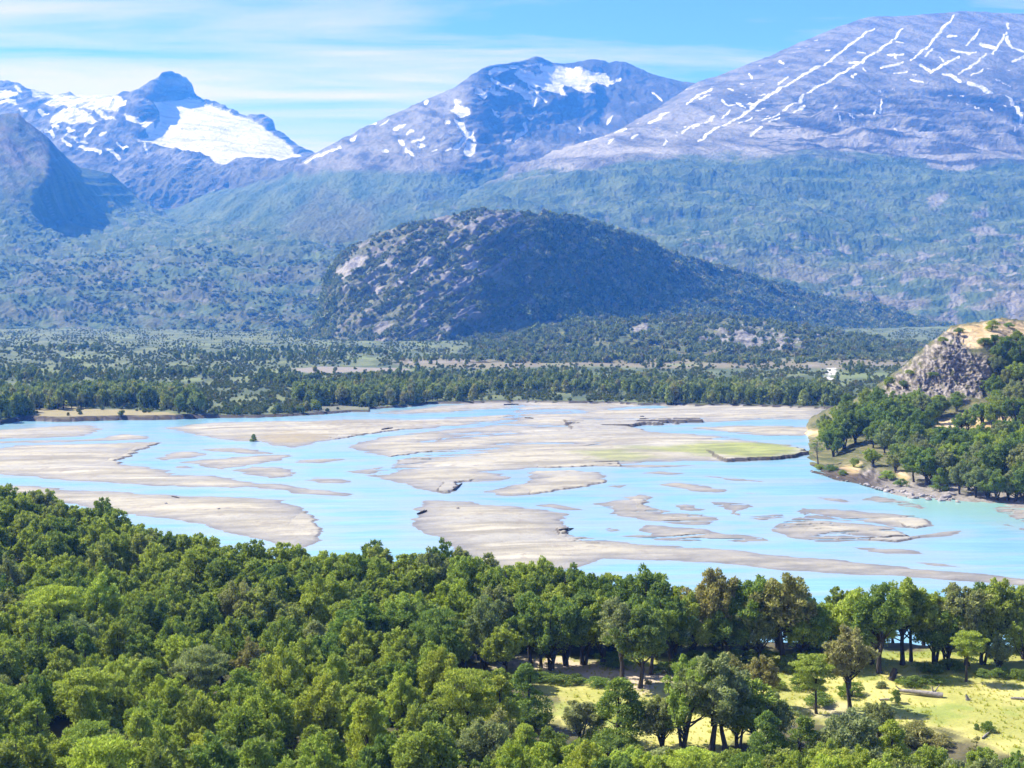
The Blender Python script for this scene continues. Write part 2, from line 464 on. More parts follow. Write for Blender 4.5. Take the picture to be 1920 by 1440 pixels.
lnB = [([(882, 255), (868, 270), (854, 282)], 3), ([(964, 268), (972, 258), (984, 248), (980, 238)], 2.5), ([(990, 165), (1010, 185), (1022, 196)], 2.5), ([(1000, 188), (998, 200)], 3),
       ([(895, 175), (905, 182)], 4), ([(924, 208), (934, 218)], 2), ([(1010, 220), (1018, 217)], 3), ([(1145, 157), (1160, 154)], 3), ([(1140, 230), (1148, 225)], 1.8), ([(985, 228), (992, 230)], 2),
       ([(570, 308), (600, 296), (640, 281)], 2.2), ([(715, 238), (730, 228)], 3), ([(740, 245), (760, 235)], 2.8), ([(765, 252), (772, 250)], 3), ([(750, 265), (756, 275)], 2.5), ([(775, 272), (795, 264)], 2.5), ([(785, 277), (794, 278)], 2.5), ([(764, 284), (774, 296)], 2.5), ([(718, 290), (726, 285)], 2.5), ([(812, 287), (820, 285)], 2.2), ([(836, 287), (845, 283)], 2.2), ([(695, 235), (705, 232)], 2), ([(660, 262), (668, 256)], 2), ([(795, 193), (800, 190)], 2), ([(836, 236), (842, 235)], 2.5),
       ([(1085, 255), (1088, 250), (1086, 246)], 2), ([(945, 265), (955, 270)], 1.6), ([(1225, 178), (1240, 190)], 1.2)]
snow_B = snowmask(B, snB, lnB, 4)
sky_f = np.where(B.t > B.nsk - 0.35, 0.3, 1.0) * (1 - 0.75 * sst(snow_B, 0.35, 0.9))
craggy = sst(B.ix, 830, 930) * sst(B.iy, 290, 240)
high = sst(B.iy, 345, 300)
B.displace((5.5 * high * ridged(B.sx / 48, B.arc / 36, 3, 24) + (12 + 9 * craggy) * high * ridged(B.sx / 150 + 0.4 * noise2(B.sx / 200, B.arc / 200, 25), B.arc / 110 + B.sx / 300, 5, 23) + 12 * high * fbm(B.sx / 90, B.arc / 40, 3, 29) + (1 - high) * (26 * fbm(B.sx / 330, B.arc / 240, 5, 27) + 4.5 * np.abs(noise2(B.sx / 11, B.arc / 13, 28)) + 6 * np.abs(noise2(B.sx / 34, B.arc / 36, 26)))) * sky_f)
colB = mixc((0.05, 0.05, 0.045), (0.195, 0.19, 0.163), sst(fbm(B.sx / 120, B.arc / 45, 5, 32, 0.65) + 0.15 - 0.45 * craggy, -0.5, 0.45))
tree_line = sst(B.iy - (322 - 14 * fbm(B.sx / 190, B.arc / 120, 4, 35)), -7, 7)
vegB = mixc(VEG_D, VEG_L, sst(fbm(B.sx / 60, B.arc / 90, 4, 37), -0.6, 0.6))
vegB = mixc(vegB, HEATH, 0.35 * sst(fbm(B.sx / 240, B.arc / 300, 4, 38), 0.05, 0.5))
dcrag = sst(B.ix, 880, 920) * sst(B.ix, 1290, 1230) * sst(B.iy, 262, 225)
colB = mixc(colB, (0.045, 0.045, 0.042), 0.75 * dcrag * sst(fbm(B.sx / 70, B.arc / 60, 4, 39), -0.5, 0.1))
colB = mixc(colB, vegB, tree_line)
B.build('mountain_cirque', M_snowrock, colB, snow_B)

# --- right mountain
C = Loft([
    T(2560, [(600, 640), (2400, 640)]),
    T(2750, [(600, 560), (1000, 560), (1500, 545), (1920, 555), (2400, 555)]),
    [(600, 470, 3050), (910, 450, 3100), (1100, 460, 3100), (1440, 460, 3100), (1700, 455, 3150), (1920, 460, 3150), (2400, 460, 3150)],
    [(600, 455, 3350), (910, 398, 3400), (1100, 385, 3450), (1300, 375, 3500), (1440, 378, 3500), (1700, 372, 3550), (1920, 385, 3500), (2400, 385, 3500)],
    [(600, 445, 3600), (910, 376, 3700), (960, 345, 3850), (1100, 308, 3950), (1230, 292, 3950), (1440, 287, 3950), (1560, 290, 3950), (1720, 300, 3950), (1920, 300, 3950), (2400, 300, 3950)],
    [(600, 440, 3700), (910, 365, 3850), (960, 334, 4050), (1100, 290, 4200), (1230, 262, 4300), (1310, 246, 4320), (1440, 228, 4380), (1560, 214, 4400), (1720, 205, 4420), (1920, 205, 4420), (2400, 205, 4420)],
    [(600, 436, 3800), (910, 357, 3950), (960, 326, 4150), (1100, 278, 4350), (1230, 232, 4520), (1310, 200, 4650), (1440, 165, 4750), (1560, 132, 4850), (1720, 110, 4920), (1920, 105, 4920), (2400, 120, 4920)],
    [(600, 432, 3900), (700, 420, 3900), (860, 372, 4000), (910, 350, 4080), (960, 320, 4280), (1000, 304, 4400), (1040, 291, 4500), (1100, 269, 4620), (1160, 244, 4750), (1230, 205, 4950), (1270, 180, 5050), (1310, 153, 5150), (1340, 145, 5180), (1370, 134, 5200), (1440, 107, 5300), (1470, 93, 5350), (1500, 80, 5380), (1530, 69, 5400), (1560, 55, 5430), (1590, 45, 5450), (1630, 33, 5480), (1680, 31, 5500), (1720, 28, 5500), (1780, 24, 5500), (1800, 21, 5500), (1850, 23, 5500), (1860, 25, 5500), (1890, 24, 5500), (1920, 27, 5500), (2100, 40, 5500), (2400, 80, 5500)],
], 640, 2340, 1.9, 1.45, sharp=(7,), soft=26, back=[(600, 120), (1900, 900)], backrows=10)
def seg(x0, y0, x1, y1, w_): return ([(1300 + x0 / 3.097, y0 / 3.097), (1300 + x1 / 3.097, y1 / 3.097)], w_)
lnC = [seg(1050, 170, 985, 205, 2.2), seg(985, 215, 850, 315, 2.6), seg(850, 315, 735, 400, 2.6), seg(735, 400, 650, 445, 3.4), seg(650, 445, 540, 515, 2.8), seg(540, 515, 430, 570, 2.6), seg(430, 570, 300, 660, 3.0), seg(300, 660, 180, 740, 2.4), seg(180, 740, 30, 820, 2.2),
       seg(1215, 170, 1140, 260, 2.2), seg(1140, 260, 1000, 350, 2.4), seg(1000, 350, 860, 440, 2.6), seg(860, 440, 660, 560, 2.2), seg(640, 580, 520, 645, 2.0), seg(650, 620, 560, 670, 2.0), seg(500, 660, 400, 710, 1.6),
       seg(1512, 90, 1490, 140, 2.0), seg(1490, 140, 1410, 220, 3.0), seg(1410, 220, 1350, 300, 2.6), seg(1335, 300, 1260, 370, 1.7), seg(1390, 290, 1345, 340, 1.8), seg(1215, 380, 1090, 408, 2.4), seg(1130, 330, 1220, 325, 2.6), seg(1165, 320, 1175, 355, 2.4), seg(905, 370, 985, 370, 3.0),
       seg(1820, 200, 1735, 330, 2.4), seg(1700, 330, 1540, 445, 2.2), seg(1540, 340, 1385, 430, 3.0), seg(1315, 395, 1380, 435, 2.8), seg(1500, 300, 1600, 330, 2.8), seg(1600, 330, 1640, 320, 2.6), seg(1430, 345, 1450, 375, 2.0), seg(1670, 260, 1740, 290, 3.6), seg(1490, 455, 1540, 500, 6.0), seg(1590, 515, 1730, 560, 4.0), seg(1730, 560, 1830, 620, 3.0), seg(1830, 620, 1890, 670, 2.6), seg(1880, 660, 1900, 715, 4.5), seg(1440, 450, 1500, 460, 2.6), seg(1820, 150, 1825, 180, 3.2), seg(1820, 240, 1850, 290, 5.0), seg(1850, 290, 1920, 320, 3.0), seg(1850, 370, 1920, 345, 2.4), seg(1260, 470, 1330, 490, 2.2), seg(1680, 420, 1610, 455, 1.8), seg(1660, 190, 1630, 235, 1.8), seg(1580, 265, 1640, 215, 1.4), seg(1470, 215, 1530, 215, 1.8),
       seg(1240, 430, 1160, 440, 1.5), seg(550, 460, 490, 505, 1.8), seg(440, 560, 330, 630, 1.8), seg(170, 600, 195, 615, 3.0), seg(120, 680, 10, 750, 2.0), seg(110, 530, 0, 590, 2.2), seg(100, 565, 40, 590, 1.8), seg(215, 645, 160, 690, 1.6), seg(340, 690, 270, 730, 1.8), seg(500, 690, 440, 720, 1.8), seg(400, 760, 330, 790, 1.8), seg(1090, 600, 1085, 640, 2.4), seg(1060, 640, 1020, 710, 1.8), seg(840, 610, 820, 625, 2.0), seg(1165, 755, 1180, 768, 1.8), seg(250, 605, 300, 625, 1.6), seg(770, 305, 790, 300, 2), seg(380, 395, 390, 390, 2), seg(275, 505, 290, 510, 2.4), seg(325, 435, 345, 465, 1.6), seg(210, 540, 235, 550, 1.8), seg(505, 375, 525, 380, 2), seg(950, 310, 1000, 320, 1.8), seg(985, 410, 1000, 425, 2.2), seg(915, 455, 925, 460, 2.4), seg(1180, 255, 1215, 260, 2)]
lnC += [([(1100, 274), (1130, 262), (1170, 246)], 2.4), ([(1095, 268), (1120, 258)], 2), ([(1165, 253), (1175, 245)], 2.2), ([(1185, 262), (1195, 258)], 1.8), ([(1020, 291), (1050, 283), (1075, 277)], 2.0), ([(1141, 275), (1150, 268)], 2), ([(1245, 190), (1265, 178)], 2.4), ([(1215, 232), (1255, 215)], 1.6), ([(1290, 200), (1300, 190), (1320, 178)], 2), ([(1240, 275), (1250, 266)], 1.8), ([(1280, 250), (1310, 235)], 2), ([(985, 305), (1000, 300)], 1.6)]
lnC = [(a_, b_ * 0.58) for a_, b_ in lnC]
snow_C = snowmask(C, [], lnC, 2.6, 2.2)
_fx = C.sx * 0.83 + C.arc * 0.40; _fy = -C.sx * 0.40 + C.arc * 0.83
spots = noise2(_fx / 17, _fy / 30, 141) + 0.55 * noise2(_fx / 110, _fy / 160, 142)
spots = sst(spots, 0.66, 0.86) * sst(C.iy, 40, 90) * sst(C.iy, 285, 250) * (C.t < C.nsk)
snow_C = np.maximum(snow_C, np.clip(0.62 * spots, 0, 0.62))
sky_f = np.where(C.t > C.nsk - 0.3, 0.35, 1.0)
high = sst(C.iy, 320, 285)
low = 1 - high
ledge = sst(C.ix, 1430, 1560) * sst(C.iy, 155, 185) * sst(C.iy, 300, 270)
fx = C.sx * 0.83 + C.arc * 0.40; fy = -C.sx * 0.40 + C.arc * 0.83            # across / along the fall line
amp = high * (9 * ridged(fx / 85, fy / 520, 4, 41) + 14 * fbm(C.sx / 420, C.arc / 320, 3, 47)) \
    + ledge * 42 * (np.abs(noise2(C.sx / 420 + 0.4 * fbm(C.sx / 200, C.arc / 200, 2, 40), C.arc / 105 + C.sx / 600, 44)) - 0.2) + low * 36 * fbm(C.sx / 330 + C.arc / 500, C.arc / 190, 5, 43)
C.displace((amp + low * (4.5 * np.abs(noise2(C.sx / 11, C.arc / 28, 50)) + 7 * np.abs(noise2(C.sx / 38, C.arc / 75, 51))) + high * (3.2 * ridged(fx / 26, fy / 60, 3, 48) + 5 * ledge * ridged(C.sx / 60, C.arc / 22, 3, 49))) * sky_f)
colC = mixc((0.08, 0.079, 0.072), (0.195, 0.19, 0.163), sst(fbm(fx / 70, fy / 240, 5, 52, 0.68), -0.5, 0.45))
scr = sst(C.iy, 190, 235) * sst(fbm(fx / 140, fy / 420, 4, 55), -0.25, 0.35)
colC = mixc(colC, SCREE, 0.8 * scr)
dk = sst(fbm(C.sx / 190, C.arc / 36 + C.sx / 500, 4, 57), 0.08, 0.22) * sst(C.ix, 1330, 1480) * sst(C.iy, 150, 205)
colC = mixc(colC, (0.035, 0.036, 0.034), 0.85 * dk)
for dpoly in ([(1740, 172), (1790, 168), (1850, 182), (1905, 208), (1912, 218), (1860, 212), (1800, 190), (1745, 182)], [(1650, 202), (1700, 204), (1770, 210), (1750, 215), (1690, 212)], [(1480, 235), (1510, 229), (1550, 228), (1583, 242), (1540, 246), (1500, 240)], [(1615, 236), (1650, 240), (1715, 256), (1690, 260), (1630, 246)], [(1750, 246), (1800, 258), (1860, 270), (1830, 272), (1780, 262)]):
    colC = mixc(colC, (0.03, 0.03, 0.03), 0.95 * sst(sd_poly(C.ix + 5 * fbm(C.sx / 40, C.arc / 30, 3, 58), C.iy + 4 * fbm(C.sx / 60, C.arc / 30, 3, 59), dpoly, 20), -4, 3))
tl = 296 + 26 * sst(C.ix, 1700, 1800) * sst(C.ix, 1900, 1800) - 16 * fbm(C.sx / 150, C.arc / 90, 5, 61) + np.interp(C.ix, [900, 980, 1100, 1250, 1500, 1920], [45, 30, 16, -4, -6, -2])
tree_C = sst(C.iy - tl, -6, 8)
vegC = mixc(VEG_D, VEG_L, sst(fbm(C.sx / 75, C.arc / 60, 4, 63), -0.6, 0.6))
brn = sst(C.iy, 440, 560) * sst(fbm(C.sx / 130, C.arc / 110, 4, 66), -0.25, 0.35)
vegC = mixc(vegC, (0.20, 0.175, 0.13), 0.75 * brn)
pale = sst(fbm(C.sx / 42, C.arc / 36, 4, 68) + 0.22 * sst(C.ix, 1400, 1800) * sst(C.iy, 430, 520), 0.36, 0.5) * sst(C.iy, 300, 520)
for ppoly in ([(1740, 372), (1762, 360), (1775, 366), (1765, 385), (1745, 390)], [(1820, 398), (1850, 392), (1852, 404), (1830, 408)], [(1818, 428), (1860, 425), (1870, 440), (1835, 442)]):
    pale = np.maximum(pale, sst(sd_poly(C.ix + 6 * fbm(C.sx / 30, C.arc / 30, 3, 69), C.iy + 4 * fbm(C.sx / 30, C.arc / 30, 3, 70), ppoly, 20), -4, 2))
vegC = mixc(vegC, (0.24, 0.225, 0.21), 0.75 * pale)
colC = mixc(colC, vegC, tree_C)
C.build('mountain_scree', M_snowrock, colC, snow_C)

# --- left spur and the scrubby slopes below it
E = Loft([
    [(-500, 640, 2300), (0, 640, 2300), (500, 640, 2150), (1100, 640, 2300)],
    [(-500, 596, 2420), (0, 596, 2420), (300, 600, 2380), (600, 604, 2300), (900, 612, 2400), (1100, 614, 2450)],
    [(-500, 520, 2750), (0, 528, 2720), (200, 525, 2700), (400, 520, 2650), (600, 525, 2600), (740, 545, 2600), (900, 590, 2600), (1100, 606, 2650)],
    [(-500, 455, 3100), (0, 462, 3050), (130, 468, 3120), (250, 455, 3250), (330, 450, 3250), (420, 452, 3050), (500, 462, 3000), (620, 482, 2850), (740, 505, 2800), (900, 570, 2750), (1100, 600, 2750)],
    [(-500, 350, 3400), (0, 392, 3300), (30, 402, 3280), (60, 410, 3300), (130, 415, 3600), (190, 418, 3750), (250, 412, 3900), (280, 420, 3920), (330, 432, 3800), (420, 430, 3500), (500, 445, 3300), (620, 466, 3050), (740, 492, 2950), (900, 560, 2850), (1100, 596, 2850)],
    [(-500, 230, 3650), (0, 305, 3520), (60, 332, 3450), (88, 328, 3440), (112, 332, 3620), (150, 345, 3850), (190, 360, 4020), (250, 386, 4200), (280, 402, 4150), (330, 424, 4000), (420, 418, 3700), (500, 434, 3450), (620, 456, 3150), (740, 484, 3050), (900, 556, 2950), (1100, 594, 2950)],
    [(-500, 110, 3950), (-200, 170, 3900), (0, 216, 3800), (12, 213, 3790), (34, 213, 3790), (48, 228, 3780), (66, 240, 3780), (92, 262, 3780), (108, 280, 3860), (124, 296, 3950), (150, 316, 4080), (190, 322, 4200), (208, 326, 4250), (230, 345, 4320), (250, 364, 4380), (270, 388, 4400), (290, 402, 4350), (330, 420, 4150), (380, 415, 3950), (420, 412, 3850), (500, 430, 3550), (600, 450, 3250), (640, 462, 3180), (740, 482, 3120), (900, 555, 3000), (1100, 592, 3000)],
], -460, 1060, 1.8, 1.4, sharp=(6,), soft=18, back=[(300, 90), (900, 500)], backrows=8)
E2 = (620 - E.iy) * 1.6
sky_f = np.where(E.t > E.nsk - 0.3, 0.35, 1.0)
hiE = sst(E.iy, 420, 340) * sst(E.ix, 330, 230)
spx = E.sx + 0.6 * E.arc
E.displace((hiE * (4 * ridged(E.sx / 48, E2 / 40, 4, 80) + 7 * ridged((E.sx + 0.6 * E2) / 90, (E2 - 0.5 * E.sx) / 200, 5, 81, 0.6)) + (1 - hiE) * (4.0 * np.abs(noise2(E.sx / 9, E.arc / 24, 82)) + 6 * np.abs(noise2(E.sx / 30, E.arc / 60, 84)) + 20 * fbm(E.sx / 260 + E.arc / 420, E.arc / 170, 5, 83) + 9 * ridged(E.sx / 90 + E.arc / 160, E.arc / 80, 3, 85))) * sky_f)
rk = hiE * sst(-(E.iy - (330 - 30 * fbm(E.sx / 120, E.arc / 120, 4, 86))), -40, 30) * sst(E.ix, 160, 80)
rk = np.maximum(rk, sst(E.ix, 60, 20) * sst(E.iy, 420, 350) * 0.6) * (0.55 + 0.45 * sst(fbm(spx / 60, E.arc / 120, 4, 91), -0.3, 0.3))
vegE = mixc(VEG_D, VEG_L, sst(fbm(E.sx / 50, E.arc / 50, 4, 87), -0.6, 0.6))
br = sst(E.iy, 440, 520) * sst(fbm(E.sx / 120, E.arc / 90, 5, 88) + 0.12, -0.1, 0.35)
vegE = mixc(vegE, (0.12, 0.105, 0.072), 0.45 * br)
vegE = mixc(vegE, (0.22, 0.21, 0.20), 0.5 * sst(fbm(E.sx / 40, E.arc / 30, 4, 89) + 0.15 * np.exp(-((E.ix - 430) ** 2 + (E.iy - 425) ** 2) / 1800.0), 0.40, 0.52))
colE = mixc(vegE, mixc((0.04, 0.038, 0.034), (0.135, 0.122, 0.105), sst(fbm(spx / 40, E.arc / 150, 5, 90, 0.65), -0.4, 0.5)), rk)
M_slope = terrain_mat('scrub_slope', 7.0, 4.5, 0.9, False, 0.5)
E.build('hillside_spur', M_slope, colE)

# --- whaleback hill
G = Loft([
    [(480, 680, 1600), (620, 668, 1580), (740, 660, 1560), (960, 640, 1640), (1200, 632, 1900), (1400, 630, 2000), (1900, 650, 2150)],
    [(480, 672, 1720), (620, 654, 1700), (690, 646, 1670), (740, 642, 1640), (850, 640, 1660), (960, 620, 1760), (1100, 606, 1900), (1200, 612, 2000), (1400, 616, 2120), (1600, 645, 2200), (1900, 645, 2260)],
    [(480, 665, 1800), (600, 642, 1790), (640, 618, 1765), (680, 594, 1740), (780, 590, 1700), (900, 575, 1760), (1000, 570, 1850), (1100, 575, 1980), (1200, 580, 2080), (1350, 592, 2220), (1500, 612, 2330), (1700, 632, 2420), (1900, 642, 2430)],
    [(480, 655, 1880), (590, 634, 1870), (622, 565, 1845), (650, 528, 1830), (740, 510, 1800), (900, 490, 1830), (1000, 492, 1920), (1100, 505, 2050), (1200, 525, 2150), (1350, 552, 2300), (1500, 585, 2420), (1700, 612, 2520), (1900, 641, 2520)],
    [(480, 650, 1950), (588, 630, 1950), (614, 545, 1925), (630, 508, 1910), (650, 486, 1900), (740, 455, 1880), (900, 425, 1900), (1000, 430, 1980), (1100, 450, 2100), (1200, 480, 2210), (1350, 527, 2370), (1500, 568, 2490), (1700, 603, 2580), (1900, 640, 2560)],
    [(480, 646, 2000), (585, 628, 2000), (604, 570, 1980), (612, 535, 1970), (620, 508, 1960), (630, 488, 1950), (645, 470, 1950), (670, 456, 1950), (700, 442, 1950), (730, 428, 1950), (760, 419, 1950), (800, 412, 1950), (850, 403, 1960), (890, 394, 1970), (920, 391, 1980), (950, 394, 2000), (1000, 400, 2040), (1060, 410, 2100), (1100, 418, 2150), (1150, 432, 2200), (1200, 452, 2240), (1250, 474, 2300), (1350, 504, 2420), (1450, 533, 2500), (1550, 562, 2570), (1650, 580, 2620), (1720, 597, 2640), (1775, 616, 2640), (1820, 638, 2620), (1900, 650, 2600)],
], 500, 1880, 1.7, 1.6, sharp=(5,), soft=20, back=[(160, 50), (420, 260)], backrows=8)
sky_f = np.where(G.t > G.nsk - 0.2, 0.4, 1.0)
rkf = sst(1000 - G.ix + 110 * fbm(G.sx / 90, G.arc / 60, 3, 101), -120, 90) * sst(G.ix, 590, 660)
gx = G.sx * 0.86 - G.arc * 0.5; gy = G.sx * 0.5 + G.arc * 0.86              # slabs dip to the lower left
ax_, ay_ = (G.ix - 600) * 0.80 + (G.iy - 640) * -0.0, 0
slab = noise2((G.ix * 0.5 + G.iy * 0.86) / 21.0 + 0.5 * fbm(G.ix / 60, G.iy / 60, 3, 102), (G.ix * 0.86 - G.iy * 0.5) / 130.0, 103)
slab2 = noise2((G.ix * 0.5 + G.iy * 0.86) / 8.0, (G.ix * 0.86 - G.iy * 0.5) / 50.0, 104)
G.displace((rkf * (6 * slab - 6 * np.abs(slab2) + 2.5 * fbm(G.sx / 22, G.arc / 22, 3, 105) + 1.5 * noise2(G.sx / 7, G.arc / 7, 106)) + (1 - rkf) * 10 * fbm(G.sx / 90, G.arc / 80, 4, 107)) * sky_f)
rockG = rkf * 0.85 * sst(0.8 * slab + 0.6 * slab2 + 0.9 * fbm(G.sx / 24, G.arc / 24, 4, 108) + 0.25 * sst(G.iy, 520, 430), 0.14, 0.6)
for gp in ([(624, 512), (640, 500), (665, 482), (690, 478), (680, 495), (660, 515), (645, 523)], [(692, 548), (705, 535), (722, 540), (710, 550)], [(735, 535), (770, 510), (790, 492), (812, 480), (820, 492), (790, 505), (760, 525), (740, 540)], [(785, 612), (798, 596), (805, 605), (795, 618)], [(865, 502), (880, 490), (900, 488), (890, 505)]):
    rockG = np.maximum(rockG, 1.3 * sst(sd_poly(G.ix + 6 * fbm(G.sx / 14, G.arc / 14, 3, 109), G.iy + 5 * fbm(G.sx / 14, G.arc / 14, 3, 110), gp, 16), -3, 2))
colG = mixc(mixc((0.07, 0.095, 0.042), (0.16, 0.175, 0.08), sst(fbm(G.sx / 30, G.arc / 30, 4, 111), -0.5, 0.5)), (0.135, 0.14, 0.085), 0.75 * rkf)
colG = mixc(colG, mixc(ROCK_L, (0.34, 0.32, 0.29), np.clip(rockG - 0.6, 0, 1)), np.clip(rockG, 0, 1))
M_hill = terrain_mat('hill_scrub', 4.0, 2.6, 0.9, False, 0.5)
G.build('hill_whaleback', M_hill, colG)

# --- low rise in front of it
HR = Loft([
    [(860, 684, 1090), (1900, 690, 1090)],
    [(860, 672, 1190), (1300, 676, 1170), (1500, 678, 1160), (1900, 680, 1160)],
    [(860, 658, 1360), (1000, 652, 1350), (1150, 648, 1350), (1300, 640, 1350), (1500, 648, 1350), (1700, 664, 1350), (1900, 676, 1330)],
    [(860, 648, 1540), (940, 640, 1560), (1000, 624, 1580), (1050, 611, 1600), (1100, 603, 1600), (1180, 603, 1600), (1250, 599, 1600), (1350, 597, 1600), (1450, 608, 1590), (1550, 625, 1570), (1650, 638, 1560), (1750, 652, 1540), (1900, 672, 1500)],
], 880, 1880, 1.8, 1.4, sharp=(), soft=26, back=[(110, 16), (260, 60)], backrows=6)
rkH = sst(np.exp(-((HR.ix - 1410) / 130.0) ** 2 - ((HR.iy - 640) / 32.0) ** 2) + 0.8 * fbm(HR.sx / 22, HR.arc / 34, 5, 121, 0.65), 0.55, 0.9)
rkH = np.maximum(rkH, sst(np.exp(-((HR.ix - 1200) / 22.0) ** 2 - ((HR.iy - 620) / 9.0) ** 2) + 0.35 * fbm(HR.sx / 10, HR.arc / 14, 4, 122), 0.5, 0.7))
HR.displace(4.5 * fbm(HR.sx / 60, HR.arc / 60, 4, 123) + rkH * 5 * ridged(HR.sx / 26, HR.arc / 34, 3, 124))
colH = mixc((0.075, 0.10, 0.045), (0.15, 0.16, 0.075), sst(fbm(HR.sx / 24, HR.arc / 30, 4, 125), -0.5, 0.5))
colH = mixc(colH, HEATH, 0.5 * sst(HR.iy, 650, 668))
colH = mixc(colH, mixc(ROCK_D, SCREE, sst(fbm(HR.sx / 8, HR.arc / 9, 4, 126), -0.5, 0.5)), rkH)
HR.build('hill_low_rise', M_hill, colH)
# ------------------------------------------------------------------ valley floor, river bed and river
NEAR_BANK = [(-900, 900), (-300, 940), (0, 985), (100, 1003), (200, 1025), (300, 1075), (420, 1112), (600, 1132), (800, 1146), (1000, 1165), (1130, 1190), (1300, 1205), (1500, 1213), (1700, 1212), (1920, 1220), (2300, 1228), (2900, 1232)]
FAR_BANK = [(-900, 806), (0, 796), (45, 789), (65, 790), (130, 791), (185, 789), (230, 788), (330, 787), (380, 784), (480, 783), (560, 780), (605, 777), (660, 773), (692, 773), (694, 767), (770, 763), (800, 758), (960, 755.5), (1100, 757.5), (1250, 761), (1400, 763.5), (1500, 766), (1560, 768), (1700, 776), (2300, 790), (2900, 800)]
_a, NB_D = ground_at([p[0] for p in NEAR_BANK], [p[1] for p in NEAR_BANK]); NB_S = _a / NB_D
_a, FB_D = ground_at([p[0] for p in FAR_BANK], [p[1] for p in FAR_BANK]); FB_S = _a / FB_D
def near_bank(s): return np.interp(s, NB_S, NB_D)
def far_bank(s): return np.interp(s, FB_S, FB_D)

